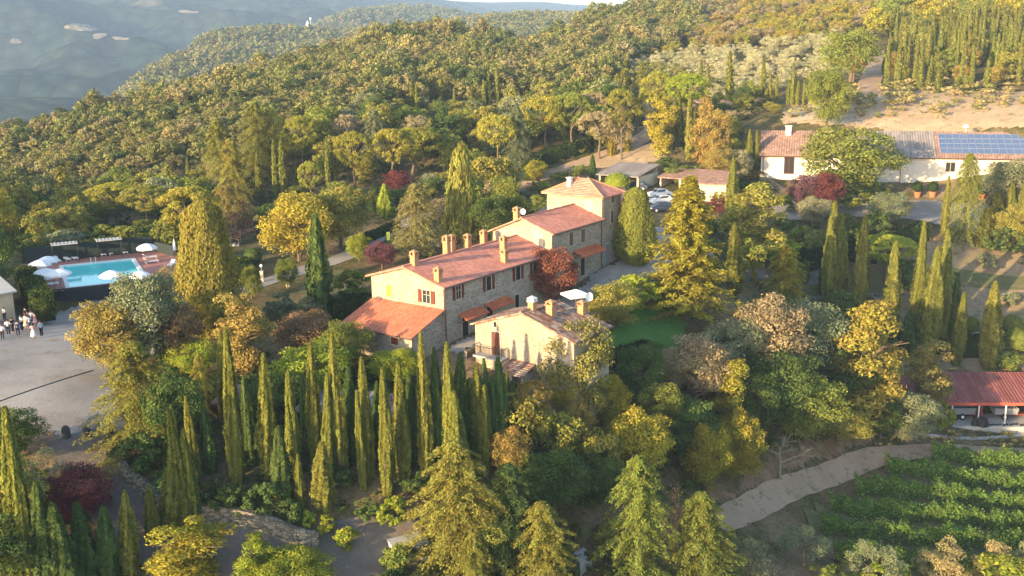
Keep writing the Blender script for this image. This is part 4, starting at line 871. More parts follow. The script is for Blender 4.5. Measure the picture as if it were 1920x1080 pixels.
for (u, v, an, lb) in [(107,490,.25,'left one of three loungers under the first dark back awning'),(125,487,.25,'middle one of three loungers against the dark back fence'),(139,485,.25,'right one of three loungers against the dark back fence'),
    (191,478,.25,'left one of the four loungers under the right pool canopy'),(206,476,.25,'second of the four loungers under the right pool canopy'),(219,474,.25,'lounger with raised back under the right pool canopy'),(232,474,.25,'right one of the four loungers under the right pool canopy'),
    (281,484,1.75,'upper of two loungers beneath the large parasol'),(284,492,1.75,'lower of two loungers beneath the large parasol'),(322,497,-.5,'white lounger outside the fence, left of its pair'),(340,498,-.5,'white lounger outside the fence, right of its pair'),(352,497,-.5,'white lounger half hidden by the big cypress'),
    (96,535,1.7,'white lounger at the near left deck corner'),(88,526,1.7,'white lounger behind the near left deck corner')]:
    o = L0 if fl else dup(L0); fl = False; x, y = pp(u, v, .1); q = inP(x, y); o.location = (q[0], q[1], PZ); o.rotation_euler = (0, 0, PA + an); tag(o, lb, 'lounger', 'sun loungers round the pool')
# net fences
def netfence(name, pts, h, label, mat=M_net, z=PZ, posts=2.4, frame=False, zb=None):
    c = pts[0]; E = empty(name, (c[0], c[1], z), 0, label, 'fence'); m = MB(); po = MB(); P0 = None
    for (a, b) in zip(pts[:-1], pts[1:]):
        a = np.array(a[:2]); b = np.array(b[:2]); L = np.linalg.norm(b-a); d = (b-a)/L; n = np.array([-d[1], d[0]]) * .02; k = max(1, int(L/posts))
        q = [a-n, b-n, b+n, a+n]; m.prism([(p[0]-c[0], p[1]-c[1]) for p in q], .03, h)
        for i in range(k+1):
            p = a + (b-a)*i/k - np.array(c[:2]) ; pm = MB(); pm.cyl((p[0],p[1],-.3),(p[0],p[1],h+.06), .035, n=6); pm.build('post', M_black, E)
    m.build('netting', mat, E); return E
pts = [inP(*pp(u, v)) for u, v in [(62,492),(150,478),(262,460),(283,452)]]
netfence('screen_fence', [inP(DX0+.6, DY1-.1), inP(DX1-1.5, DY1-.1)], 2.3, 'dark green screen fence along the back of the pool deck')
netfence('screen_fence', [inP(DX1-1.4, DY1-.3), inP(DX1+.6, DY1-5.5)], 1.5, 'short dark fence at the right end of the pool deck beside the large parasol')
mnet, n_, l_, o_ = newmat('see_through_netting'); tb = n_.new('ShaderNodeBsdfTransparent'); db = n_.new('ShaderNodeBsdfDiffuse'); db.inputs[0].default_value = (.05,.06,.07,1); ms = n_.new('ShaderNodeMixShader'); ms.inputs[0].default_value = .72; l_.new(tb.outputs[0], ms.inputs[1]); l_.new(db.outputs[0], ms.inputs[2]); l_.new(ms.outputs[0], o_.inputs[0])
netfence('net_fence', [inP(-3.6, DY0-.1), inP(PW+3.5, DY0-.1)], 2.15, 'see-through dark net fence above the white wall in front of the pool', mnet, z=PZ-1.95)
m = MB(); m.box(-3.7, PW+4, DY0-.35, DY0-.14, -3.4, -1.93); o = m.build('pool_wall', M_plaster); o.location = tuple(inP(0,0)); o.rotation_euler = (0,0,PA); tag(o, 'low white stained wall below the net fence at the gravel yard', 'wall')
for u0, u1, lb in [(96,146,'left one of two grey flat canopies over the loungers at the back of the pool'),(180,228,'right one of two grey flat canopies over the loungers at the back of the pool')]:
    x0 = pp(u0, 462 if u0 < 150 else 452, 2.5)[0]; x1 = pp(u1, 458 if u0 < 150 else 449, 2.5)[0]; y = DY1 - 1.4
    q = inP(x0, y); E = empty('sun_canopy', (q[0], q[1], PZ), PA, lb, 'canopy', 'grey canopies at the back of the pool'); w_ = x1-x0
    m = MB(); m.box(0, w_, -.9, 1.0, 2.55, 2.65)
    for k in range(7): m.box(w_*k/7+.03, w_*k/7+.1, -.92, 1.02, 2.652, 2.7)
    m.build('roof', M_concrete, E)
    for a in (.08, w_-.08):
        for b in (-.8, .9): q = MB(); q.cyl((a,b,0),(a,b,2.55), .05, n=6); q.build('post', M_black, E)
# ------------------------------------------------------------------ hedges and walls
def hedge(pts, w, h, label, col, z=None, name='hedge', dens=34, ls=.17, rough=.06, group=None, dz=0):
    rng = np.random.default_rng(int(abs(pts[0][0]) * 10) % 9999); P = []; N = []; cv = []; cf = []
    Q = [np.array(p[:2]) for p in pts]; c = Q[0]; z0 = float(gz(*c)) if z is None else z
    for a, b in zip(Q[:-1], Q[1:]):
        L = np.linalg.norm(b-a); d = (b-a)/L; n = np.array([-d[1], d[0]]); za = (float(gz(*a)) if z is None else z) + dz; zb = (float(gz(*b)) if z is None else z) + dz
        for kind, area in (('top', L*w), ('l', L*h), ('r', L*h), ('e', w*h), ('f', w*h)):
            m_ = max(8, int(area * dens)); u = rng.random(m_); t_ = rng.random(m_)
            if kind == 'top': lat = (t_-.5)*w; zz = np.full(m_, h); nn = (0,0,1); uu = u
            elif kind == 'l': lat = np.full(m_, w/2); zz = t_*h; nn = (n[0],n[1],.2); uu = u
            elif kind == 'r': lat = np.full(m_, -w/2); zz = t_*h; nn = (-n[0],-n[1],.2); uu = u
            else: lat = (u-.5)*w; zz = t_*h; s = 1 if kind == 'e' else -1; nn = (s*d[0],s*d[1],.1); uu = np.full(m_, 1. if kind == 'e' else 0.)
            xy = a[None] + uu[:, None]*L*d[None] + lat[:, None]*n[None] - c[None]; wob = .08*np.sin(uu*L*1.9) + rough*rng.normal(size=m_)
            zz = zz * (1 + .03*np.sin(uu*L*.8)) + za + (zb-za)*uu - z0 + rough*rng.normal(size=m_)
            P.append(np.column_stack([xy + wob[:, None]*np.array(nn)[None, :2], zz])); N.append(np.tile(nn, (m_, 1)) + .5*rng.normal(size=(m_, 3)))
        i0 = len(cv); q = w/2 - .08
        for (e, zz) in ((a, za-z0), (b, zb-z0)):
            for sgn in (-1, 1):
                for hh in (-.4, h-.08): p = e + sgn*q*n - c; cv.append((p[0], p[1], zz+hh))
        for f in ((0,1,3,2),(4,6,7,5),(0,4,5,1),(2,3,7,6),(1,5,7,3),(0,2,6,4)): cf.append(tuple(i+i0 for i in f))
    P = np.concatenate(P); N = np.concatenate(N); k = len(P)
    me = leafmesh(name, P, N, rng.normal(size=(k, 3)), ls*rng.uniform(.6, 1.4, k), rng.random((k, 2)), M_leaf, .6, (cv, cf))
    o = bpy.data.objects.new(name, me); COL.objects.link(o); o.location = (c[0], c[1], z0); o.color = (*col, 1); tag(o, label, 'hedge', group); return o
GR1 = (.05,.075,.02); GR2 = (.075,.1,.025); GR3 = (.03,.05,.016)
hb = onz(78, 590, 0)
hedge([onz(46,500,2.6), onz(80,556,2.6)], 2.3, 2.5, 'tall thick clipped hedge along the left side of the pool deck', (.06,.085,.02), z=.1, dens=45)
hedge([inP(DX0+.3,DY1+.9), inP(DX1-1,DY1+.9)], 1.2, 2.5, 'long low topped hedge behind the dark pool fence', GR2, z=.2)
hedge([inP(DX1+1.5,DY1-1), inP(DX1+9,DY1-2.5)], 1.6, 1.7, 'clipped hedge behind the closed parasol right of the pool', GR2, z=.2)
hedge(gpix([(430,510),(455,500),(470,520)]), 1.4, 1.3, 'bright clipped hedge beside the driveway right of the big cypress', GR2)
hedge([onz(668,450,1.8), onz(745,415,2.4)], 1.2, 1.3, 'long dark clipped hedge beside the upper driveway', GR1)
hedge(gpix([(1130,290+20),(1060,312),(990,340)])[::-1][:1] + gpix([(1010,312),(1110,280)]), 2.4, 2.6, 'dark laurel hedge along the hill road under the umbrella pines', GR1)
hedge(gpix([(1376,362),(1436,360)]), 2.2, 1.9, 'square clipped green hedge between the tall cypress and the barn steps', GR2)
hedge(gpix([(1384,332+4),(1428,334)]), 1.5, 1.2, 'yellow flowering low hedge in front of the pair of thin cypresses', (.2,.16,.03))
hedge(gpix([(1655,470),(1732,445)]), 2.6, 2.4, 'dark clipped hedge sloping up to the forecourt beside the red earth', GR1)
hedge(gpix([(1500,505),(1580,486),(1640,490)]), 1.6, 2.6, 'dark hedge behind the group of three tall cypresses', GR3)
hedge(gpix([(1140,690),(1215,668)]), 1.5, 1.6, 'dark clipped hedge along the near edge of the lawn', GR3)
hedge(gpix([(628,598),(700,590)]), 3.0, 2.2, 'dark block hedge beside the left wall of the farmhouse', GR3)
hedge(gpix([(1670,655),(1760,660)]), 2.2, 2.2, 'clipped hedge below the terrace path, left of the round bushes', GR1)
hedge(gpix([(1795,662),(1845,664)]), 2.4, 2.4, 'square clipped hedge below the terrace path between two cypresses', (.045,.07,.018))
hedge(gpix([(1380,655),(1330,668),(1290,672)]), 1.6, 2.0, 'dark hedge hidden among the slope trees right of the lawn', GR3)
def drywall(name, pts, w, h, label, mat=M_drystone, below=1.2, cat='wall'):
    c = pts[0]; m = MB(); z0 = float(gz(c[0], c[1]))
    for a, b in zip(pts[:-1], pts[1:]):
        a = np.array(a[:2]); b = np.array(b[:2]); L = np.linalg.norm(b-a); d = (b-a)/L; n = np.array([-d[1], d[0]])*w/2; k = max(1, int(L/1.5))
        for i in range(k):
            p = a + (b-a)*i/k - np.array(c[:2]); q = a + (b-a)*(i+1)/k - np.array(c[:2]); za = float(gz(*(p+c[:2]))) - z0; zb = float(gz(*(q+c[:2]))) - z0; j = random.uniform(-.04,.04)
            vs = [(*(p-n), za-below),(*(q-n), zb-below),(*(q+n), zb-below),(*(p+n), za-below),(*(p-n), za+h+j),(*(q-n), zb+h+j),(*(q+n), zb+h+j),(*(p+n), za+h+j)]
            m.add(vs, [(0,3,2,1),(4,5,6,7),(0,1,5,4),(1,2,6,5),(2,3,7,6),(3,0,4,7)])
    o = m.build(name, mat); o.location = (c[0], c[1], z0); return tag(o, label, cat)
drywall('stone_wall', gpix([(228,868),(236,900),(262,928),(300,950),(345,975),(420,985),(500,1002),(560,1022),(600,1040)]), .5, 1.3, 'long curving dry stone retaining wall round the foot of the cypress terrace')
drywall('stone_wall', gpix([(1560,388),(1640,386)]), .4, .8, 'low pale stone wall in front of the flower bed by the barn', M_surround)
drywall('stone_wall', gpix([(1110,655),(1155,662),(1215,655)]), .4, .5, 'low stone kerb wall at the near side of the lawn', M_drystone)
drywall('stone_wall', [vil(-.8,-3.2), vil(5,-4.2)], .4, .7, 'short stone wall in the lane between the farmhouse and the old house')
drywall('concrete_wall', gpix([(1680,807),(1960,808)]), .4, .25, 'low pale concrete edge in front of the tractor shelter', M_concrete)
drywall('stone_wall', gpix([(1500,560),(1610,555),(1700,560)]), .4, .6, 'low terrace wall among the tall cypresses')
# ------------------------------------------------------------------ red roofed shelter with trailers
SZ = -19.4
a = onz(1783, 752, -16.4); a[2] = SZ; dS = onz(1915, 752.5, -16.4) - onz(1783, 752, -16.4); SA_ = math.atan2(dS[1], dS[0])
S = empty('tractor_shelter', a, SA_, 'open shelter with corrugated red roof, red beam and white posts above the vineyard', 'shelter')
x0 = -10.5; x1 = 20; m = MB(); m.slab([(x0,-.5,3.0),(x1,-.5,3.0),(x1,6.2,4.9),(x0,6.2,4.9)], .1); m.build('roof', M_redsheet, S)
m = MB(); m.box(x0, x1, -.56, -.502, 2.62, 2.98); m.build('beam', M_redbeam, S)
for k in range(-3, 6):
    m = MB(); m.box(k*3.35-.07+.1, k*3.35+.07+.1, -.45, -.31, -.5, 2.88); m.build('post', M_whitemetal, S)
m = MB(); m.box(x0+.1, x1, 5.9, 6.1, -1, 4.6); m.build('back_wall', M_rust, S)
m = MB(); m.box(-6, x1, 3.0, 3.1, 2.0, 2.9); m.box(3.9, 4.05, 0, 6, 0, 3.2); m.build('inner_panel', M_rust, S)
m = MB(); m.box(x0, x1, -1.3, 6.3, -1.5, .02); m.build('floor_slab', M_concrete, S)
KEEP.append([tuple((a[:2] + np.array([math.cos(SA_)*q[0]-math.sin(SA_)*q[1], math.sin(SA_)*q[0]+math.cos(SA_)*q[1]]))) for q in ((x0,-2),(x1,-2),(x1,7),(x0,7))])
def trailer(x, label):
    p = S.matrix_basis; E = empty('farm_trailer', (0,0,0), SA_, label, 'trailer'); E.location = (a[0]+math.cos(SA_)*x-math.sin(SA_)*1.3, a[1]+math.sin(SA_)*x+math.cos(SA_)*1.3, SZ+.02)
    m = MB(); m.box(0,2.9,-.15,1.35,.75,1.15); m.box(-.06,2.96,-.21,1.41,1.15,1.22); m.slab([(-.1,-.25,1.62),(2.95,-.25,1.62),(2.95,-.19,1.24),(-.1,-.19,1.24)][::-1], .04); m.box(-.1,2.95,-.28,-.22,1.23,1.6); m.box(-.1,2.95,1.45,1.5,1.23,1.6); m.box(-.1,-.05,-.22,1.45,1.23,1.6); m.box(2.9,2.95,-.22,1.45,1.23,1.6); m.build('tipping_body', M_trailer, E)
    m = MB(); m.box(.2,3.9,.2,.32,.55,.7); m.box(.2,3.9,.9,1.02,.55,.7); m.box(3.9,4.1,.45,.75,.5,.7); m.build('chassis', M_rust, E)
    for y in (-.28, 1.28):
        w_ = MB(); w_.cyl((1.3,y,.42),(1.3,y+.2,.42), .42, n=16); wo_ = w_.build('wheel', M_rubber, E); r = MB(); r.cyl((1.3,y-.015,.42),(1.3,y+.215,.42), .2, n=12); r.build('rim', M_whitemetal, wo_)
    return E
trailer(.75, 'grey metal farm trailer under the left bay of the red shelter'); trailer(6.1, 'grey metal farm trailer under the right bay of the red shelter')
m = MB(); rng_ = random.Random(3)
for k in range(9): m.lathe([(.5,0),(.42,.35),(.2,.9+.3*rng_.random()),(.02,1.1)], (rng_.uniform(-.35,.9), rng_.uniform(-.3,.3), 0), 7)
for k in range(12): m.lathe([(.22,0),(.15,.15),(.02,.22)], (1.2+k*.42, rng_.uniform(-.2,.2), 0), 6)
o = m.build('black_tarpaulin', M_black); q = (a[0]+math.cos(SA_)*3.3+math.sin(SA_)*.95, a[1]+math.sin(SA_)*3.3-math.cos(SA_)*.95, SZ+.02); o.location = q; tag(o, 'crumpled black tarpaulin heap at the foot of the middle white post', 'tarpaulin')
# ------------------------------------------------------------------ steps, pots, cars, lamp posts and small things
E = empty('outdoor_steps', hitg(1462, 358), R_(35), 'stone steps with low side wall climbing to the left door of the barn', 'steps')
for k in range(9): m = MB(); m.box(0, 1.6, k*.5, k*.5+.5, -.6, .2+k*.2); m.build('step', M_surround, E)
m = MB(); m.slab([(-.35,0,.9),(-.05,0,.9),(-.05,4.5,2.7),(-.35,4.5,2.7)], 1.6); m.build('side_wall', M_drystone, E)
E = empty('outdoor_steps', hitg(448, 462), R_(100), 'short flight of steps with a wooden handrail near the pool, by the dark bushes', 'steps')
for k in range(6): m = MB(); m.box(0, 1.5, k*.55, k*.55+.55, -.6, .15+k*.17); m.build('step', M_surround, E)
m = MB()
for x in (-.05, 1.55):
    m.cyl((x,0,1.0),(x,3.3,2.0), .04)
    for k in range(4): m.cyl((x,k*1.1,0),(x,k*1.1,1.0+k*.33), .04)
m.build('handrail', M_wood, E)
for u, v, lb in [(1720,371,'terracotta pot with round bush beside the brick base band, left one of the barn pots'),(1748,372,'terracotta pot with green bush right of its twin along the barn'),(1840,375,'terracotta pot with dark bush behind the big pyramidal conifer')]:
    p = hitg(u, v); E = empty('potted_plant', p, 0, lb, 'potted plant', 'pots along the barn'); m = MB(); m.lathe([(.02,0),(.42,0),(.6,.85),(.66,.87),(.66,1.0),(.5,1.0),(.02,.9)], n=12); m.build('pot', M_terracotta, E)
    me = g_ball(np.random.default_rng(u), 500, M_leaf, ls=.7, rough=.14); o = bpy.data.objects.new('plant', me); COL.objects.link(o); o.parent = E; o.location = (0,0,.85); o.scale = (.17,.17,.19); o.color = (.04,.07,.02,1)
def car(name, p, an, paint, label):
    E = empty(name, p, an, label, 'car'); m = MB()
    prof = [(-2.1,.35),(-2.15,.75),(-1.9,.95),(-1.5,1.0),(-1.0,1.45),(.5,1.5),(1.2,1.05),(2.0,.9),(2.15,.6),(2.1,.35)]
    def ex(pr, y0, y1, ins=0):
        n = len(pr); vs = [(x, y0+(ins if z > 1.02 else 0), z) for x, z in pr] + [(x, y1-(ins if z > 1.02 else 0), z) for x, z in pr]; m.add(vs, [tuple(range(n)), tuple(range(2*n-1,n-1,-1))] + [((i+1)%n, i, i+n, (i+1)%n+n) for i in range(n)])
    ex(prof, -.88, .88, .18); m.build('body', paint, E)
    g = MB(); g.slab([(.56,-.62,1.47),(1.17,-.72,1.1),(1.17,.72,1.1),(.56,.62,1.47)][::-1], .03)
    for s in (-1, 1): g.add([(-1.1,s*.8,1.08),(.95,s*.8,1.08),(.45,s*.715,1.42),(-.85,s*.715,1.42)], [(0,1,2,3) if s < 0 else (3,2,1,0)])
    g.slab([(-1.03,-.6,1.46),(-1.46,-.7,1.06),(-1.46,.7,1.06),(-1.03,.6,1.46)], .03); g.build('windows', M_glass, E)
    for x in (-1.35, 1.35):
        for y in (-.9, .7): w_ = MB(); w_.cyl((x,y,.32),(x,y+.2,.32), .33, n=14); wo_ = w_.build('wheel', M_rubber, E); r = MB(); r.cyl((x,y-.01,.32),(x,y+.21,.32), .18, n=10); r.build('rim', M_whitemetal, wo_)
    for s in (-.6,.6): h_ = MB(); h_.box(2.08,2.16,s-.16,s+.16,.62,.76); h_.build('headlight', M_white, E)
def carat(u, v, an, paint, label):
    p = hitg(u, v); car('parked_car', (p[0], p[1], p[2]+.1), an, paint, label)
carat(1196, 357, R_(150), M_carblue, 'dark blue car parked below the garages, above the tower wing roof')
carat(1236, 372, R_(200), M_carwhite, 'white car parked highest up at the right corner of the tower wing')
carat(1241, 384, R_(200), M_carwhite, 'white car parked beside the tower wing, middle of three')
carat(1240, 397, R_(200), M_carblue, 'dark car parked beside the tower wing, nearest of three')
def lamp(u, v, h, label, ped=False):
    p = hitg(u, v); E = empty('lamp_post', p, 0, label, 'lamp post', 'garden lamp posts'); m = MB()
    if ped: m.box(-.2,.2,-.2,.2,-.3,h*.6); m.box(-.25,.25,-.25,.25,h*.6,h*.6+.08); m.cyl((0,0,h*.6),(0,0,h-.35),.03)
    else: m.cyl((0,0,-.3),(0,0,h-.35),.045)
    m.build('pedestal' if ped else 'pole', M_surround if ped else M_black, E); m = MB(); m.lathe([(.02,h-.35),(.16,h-.3),(.19,h-.12),(.12,h),(.02,h+.05)], n=10); m.build('lamp_head', M_white, E)
lamp(492, 530, 2.3, 'white lantern on a pale stone pedestal beside the driveway', True)
lamp(540, 538, 1.1, 'short stone pedestal lantern beside the little round tree', True)
lamp(1873, 625, 1.2, 'small white path lamp between the cypress and the round bushes')
lamp(1450, 384, 1.6, 'white lamp beside the barn steps')
p = hitg(729, 462); E = empty('sign_board', p, R_(20), 'small yellow green sign board on a post by the driveway behind the conifer', 'sign'); m = MB(); m.cyl((0,0,-.2),(0,0,1.3),.03); m.build('post', M_wood, E); m = MB(); m.box(-.25,.25,-.03,.03,.9,2.1); m.build('board', simple('lime_yellow_paint', (.55,.65,.1), .6, .05), E)
p = hitg(1197, 262); m = MB(); m.box(-.05,.05,-.05,.05,-.2,2.4); m.box(-.8,.8,-.04,.04,2.35,2.45); o = m.build('wooden_post', M_wood); o.location = tuple(p); tag(o, 'thin T shaped wooden post beside the hill road', 'post')
# patio parasol and table by the red tree
P0 = onz(1080, 548, 3.2); E = empty('patio_parasol', (P0[0], P0[1], .7), .4, 'large square white parasol on the patio beside the copper red tree', 'parasol'); m = MB(); m.cyl((0,0,0),(0,0,2.6),.05); m.build('pole', M_wood, E)
m = MB(); r = 1.25; m.add([(-r,-r,2.3),(r,-r,2.3),(r,r,2.3),(-r,r,2.3),(0,0,2.85),(-r,-r,2.12),(r,-r,2.12),(r,r,2.12),(-r,r,2.12)], [(0,1,4),(1,2,4),(2,3,4),(3,0,4),(0,5,6,1),(1,6,7,2),(2,7,8,3),(3,8,5,0)]); m.build('canopy', M_white, E)
E = empty('garden_table', (P0[0]+1.2, P0[1]-1.6, .5), .5, 'dark patio table beside the white parasol', 'table'); m = MB(); m.box(-.9,.9,-.45,.45,.7,.75); m.build('table_top', M_wood, E)
for x in (-.8,.8):
    for y in (-.38,.38): q = MB(); q.cyl((x,y,0),(x,y,.7),.03); q.build('leg', M_black, E)
# small poolside planter posts and bollards
for u, v, lb in [(125,822,'leftmost of three dark stone bollards below the gravel yard'),(163,822,'middle one of three dark stone bollards below the gravel yard'),(205,815,'rightmost of three dark stone bollards, beside the big pine')]:
    p = hitg(u, v); m = MB(); m.lathe([(.3,-.3),(.34,.1),(.36,.5),(.3,.85),(.16,1.0),(.01,1.02)], n=12); o = m.build('stone_bollard', simple('dark_stone', (.06,.06,.065), .9, .25)); o.location = tuple(p); tag(o, lb, 'bollard', 'dark bollards below the yard')
# dark drain strip across the gravel
a_, b_ = hitg(-8, 757), hitg(175, 697); m = MB(); k = 14
for i in range(k):
    q0 = a_ + (b_-a_)*i/k; q1 = a_ + (b_-a_)*(i+1)/k; z0_ = float(gz(*q0[:2]))+.1; z1_ = float(gz(*q1[:2]))+.1; m.slab([(q0[0]-a_[0],q0[1]-a_[1]-.09,z0_-a_[2]),(q1[0]-a_[0],q1[1]-a_[1]-.09,z1_-a_[2]),(q1[0]-a_[0],q1[1]-a_[1]+.09,z1_-a_[2]),(q0[0]-a_[0],q0[1]-a_[1]+.09,z0_-a_[2])], .08)
o = m.build('drain_channel', M_black); o.location = tuple(a_); tag(o, 'thin dark drain strip crossing the gravel yard diagonally', 'drain')
p = hitg(418, 1003); m = MB(); m.box(-.16,.16,-.16,.16,-.3,.85); m.box(-.2,.2,-.2,.2,.85,.93); o = m.build('gate_pillar', M_orange); o.location = tuple(p); tag(o, 'short orange brick pillar at the end of the stone wall', 'pillar')
p = atd(583, 54, 1600); m = MB(); m.cyl((0,0,-6),(0,0,16),.5,.25,6); m.box(-1.2,1.2,-.6,.6,13,16); o = m.build('radio_mast', M_white); o.location = tuple(p); tag(o, 'tiny white mast on the wooded ridge far behind', 'mast')
p = atd(577, 50, 1600); m = MB(); m.box(-2,2,-2,2,-6,5); m.lathe([(2,5),(1.2,7),(.1,9)], n=8); o = m.build('white_tower', M_white); o.location = tuple(p); tag(o, 'tiny white tower beside the mast on the far ridge', 'tower')
# ------------------------------------------------------------------ people gathered on the gravel yard
def skinobj(name, verts, edges, rad, mat, parent, root=0, sub=1):
    me = bpy.data.meshes.new(name); me.from_pydata(verts, edges, []); me.materials.append(mat); o = bpy.data.objects.new(name, me); COL.objects.link(o); o.parent = parent
    md = o.modifiers.new('skin', 'SKIN'); md.use_smooth_shade = True
    lay = me.skin_vertices[0].data if me.skin_vertices else None
    if lay is None: me.attributes; bpy.context.view_layer.update(); lay = me.skin_vertices[0].data
    for i, r in enumerate(rad): lay[i].radius = (r if isinstance(r, tuple) else (r, r))
    for i in range(len(verts)): lay[i].use_root = (i == root)
    s = o.modifiers.new('sub', 'SUBSURF'); s.levels = sub; s.render_levels = sub; return o
CL = {k: simple('cloth_' + k, c, .85, .05) for k, c in dict(white=(.75,.75,.78), navy=(.02,.025,.06), black=(.015,.015,.018), sky=(.3,.45,.65), blue=(.06,.1,.25), pink=(.6,.32,.32), jeans=(.08,.11,.18), beige=(.5,.42,.33)).items()}
M_hair = simple('dark_hair', (.03,.018,.012), .7, .2); M_hair2 = simple('brown_hair', (.12,.06,.03), .7, .2)
def person(p, face, top, bottom, label, h=1.74, skirt=None, arm='down', hair=0, lean=0., step=.1):
    E = empty('person', p, face, label, 'person', 'guests gathered on the gravel yard'); k = h / 1.75; rs = random.Random(label)
    ex = {'down': [(.25,0,1.16),(.27,.05,.9),(.27,.1,.82)], 'out': [(.3,.12,1.22),(.42,.38,1.2),(.47,.47,1.22)], 'bent': [(.26,-.02,1.15),(.22,.22,1.08),(.16,.3,1.12)]}
    R = ex[arm]; L = ex['bent' if rs.random() < .4 else 'down']
    V = [(0,0,.95),(0,0,1.12),(0,.01,1.3),(0,0,1.42),(0,0,1.5),(0,.015,1.58),(0,.02,1.66),
         (.19,0,1.4),R[0],R[1],R[2],(-.19,0,1.4),(-L[0][0],L[0][1],L[0][2]),(-L[1][0],L[1][1],L[1][2]),(-L[2][0],L[2][1],L[2][2]),
         (.1,0,.9),(.11,step*.5,.5),(.11,step*.3,.08),(.12,step*.3+.16,.04),(-.1,0,.9),(-.11,-step*.4,.5),(-.11,-step*.6,.08),(-.12,-step*.6+.16,.04)]
    V = [(x*k, (y+lean*max(0,z-.9))*k, z*k) for x, y, z in V]
    Ed = [(0,1),(1,2),(2,3),(3,4),(4,5),(5,6),(3,7),(7,8),(8,9),(9,10),(3,11),(11,12),(12,13),(13,14),(0,15),(15,16),(16,17),(17,18),(0,19),(19,20),(20,21),(21,22)]
    Rd = [.13,.12,.14,.12,.055,.085,.08,.065,.048,.038,.035,.065,.048,.038,.035,.085,.058,.042,.035,.085,.058,.042,.035]
    skinobj('body', V, Ed, [r*k for r in Rd], M_skin, E)
    ti = [0,1,2,3,7,8,11,12]; skinobj('shirt', [V[i] for i in ti], [(0,1),(1,2),(2,3),(3,4),(4,5),(3,6),(6,7)], [r*k for r in (.15,.14,.16,.135,.08,.065,.08,.065)], CL[top], E)
    if skirt:
        m = MB(); m.lathe([(.13*k,1.02*k),(.19*k,.85*k),(.26*k,.55*k),(.34*k,skirt*k),(.33*k,skirt*k),(.12*k,1.0*k)], n=12); m.build('skirt', CL[bottom], E, smooth=True)
    else:
        bi = [0,15,16,17,19,20,21]; skinobj('trousers', [V[i] for i in bi], [(0,1),(1,2),(2,3),(0,4),(4,5),(5,6)], [r*k for r in (.15,.105,.08,.065,.105,.08,.065)], CL[bottom], E)
    m = MB(); c = V[6]; m.lathe([(.02,.1),(.07,.085),(.098,.04),(.1,-.02),(.085,-.09 - (.14 if hair else 0)),(.05,-.1-(.16 if hair else 0))], (c[0], c[1]-.02, c[2]), 10); m.build('hair', M_hair if rs.random() < .6 else M_hair2, E, smooth=True)
    return E
PPL = [((10,606),2.6,'white','navy','person in white top half hidden at the left edge behind the others',{}),
    ((17,631),.4,'white','black','man in white shirt and black trousers, at the left of the front of the group',{'arm':'bent'}),
    ((25,626),1.2,'black','black','person in dark clothes standing behind the man in blue shirt',{'h':1.68}),
    ((35,633),.2,'blue','navy','man in navy blue shirt and dark trousers in the front middle of the group',{'arm':'bent'}),
    ((42,624),-.9,'white','black','tall man in white shirt and dark trousers reaching out his arm to the right',{'h':1.85,'arm':'out'}),
    ((50,619),2.8,'white','beige','woman in pale dress between the reaching man and the man in jeans',{'skirt':.4,'h':1.66}),
    ((57,623),.8,'white','jeans','man in white t-shirt and jeans in the middle of the group',{'arm':'out'}),
    ((61,612),3.0,'white','navy','person in white shirt at the back of the group facing the camera',{}),
    ((67,613),2.2,'pink','pink','woman with long dark hair in a pink dress at the back right of the group',{'skirt':.45,'h':1.64,'hair':1}),
    ((74,609),2.0,'white','white','woman in a long white dress with raised arm at the right back of the group',{'skirt':.2,'h':1.7,'arm':'out'}),
    ((64,637),.5,'pink','white','woman in pink top and wide white skirt, nearest the camera',{'skirt':.25,'h':1.64,'hair':1}),
    ((79,634),.9,'sky','black','man in light blue shirt and dark trousers at the right of the group',{'arm':'bent'}),
    ((6,640),.3,'white','black','person in white top leaning forward at the left edge',{'lean':.35,'h':1.6}),
    ((50,605),2.9,'navy','navy','person in dark top at the very back of the group beside the hedge',{'h':1.7})]
for (u, v), f, t_, b_, lb, kw in PPL:
    p = hitg(u, v); person((p[0], p[1], float(gz(p[0], p[1])) + .11), f, t_, b_, lb, **kw)
# ------------------------------------------------------------------ tree prototypes
def rg(k): return np.random.default_rng(k)
HI, MD, LO = 9500, 3000, 700
PR = {}
def proto(key, meshes, trunks, W, tm=None): PR[key] = (meshes, trunks, W, tm or M_bark)
def tk(seed, *a, **k):
    me_o = g_trunk(seed, *a, **k).build('trunk', M_bark); me = me_o.data; bpy.data.objects.remove(me_o); return me
def tw(seed, mat=M_palebark, **k):
    me_o = g_twigs(seed, **k).build('trunk', mat); me = me_o.data; bpy.data.objects.remove(me_o); return me
T1 = [tk(1), tk(2, 5.5, .28, 7, 3.0), tk(3, 6.5, .32, 5, 2.2)]; TP = [tk(4, 7.0, .3, 9, 3.6), tk(5, 6.6, .28, 8, 3.4)]; TC = [tk(6, 5.2, .2, 0)]; TO = [tk(7, 4.5, .3, 5, 2.4)]; TB = [tk(8, 8, .2, 10, 2.2)]
proto('broad', [g_broad(rg(10+i), 15000, M_leaf, 84, ls=.14) for i in range(4)], T1, 10)
proto('broadm', [g_broad(rg(20+i), 3600, M_leaf, 46, ls=.26) for i in range(5)], T1, 10)
proto('lobed', [g_lobed(rg(30+i), 12000, M_leaf, ls=.13) for i in range(3)], TB, 5)
proto('pine', [g_pine(rg(40+i), 13000, M_leaf, ls=.16) for i in range(3)], TP, 10)
proto('cedar', [g_cedar(rg(50+i), 34000, M_leaf, ls=.1, layers=30) for i in range(3)], TC, 9.2)
proto('rag', [g_cedar(rg(55+i), 34000, M_leaf, ls=.12, droop=-.1, layers=46, conew=3.6, irregular=.55, powr=.75, start=.03) for i in range(2)], TC, 7.0)
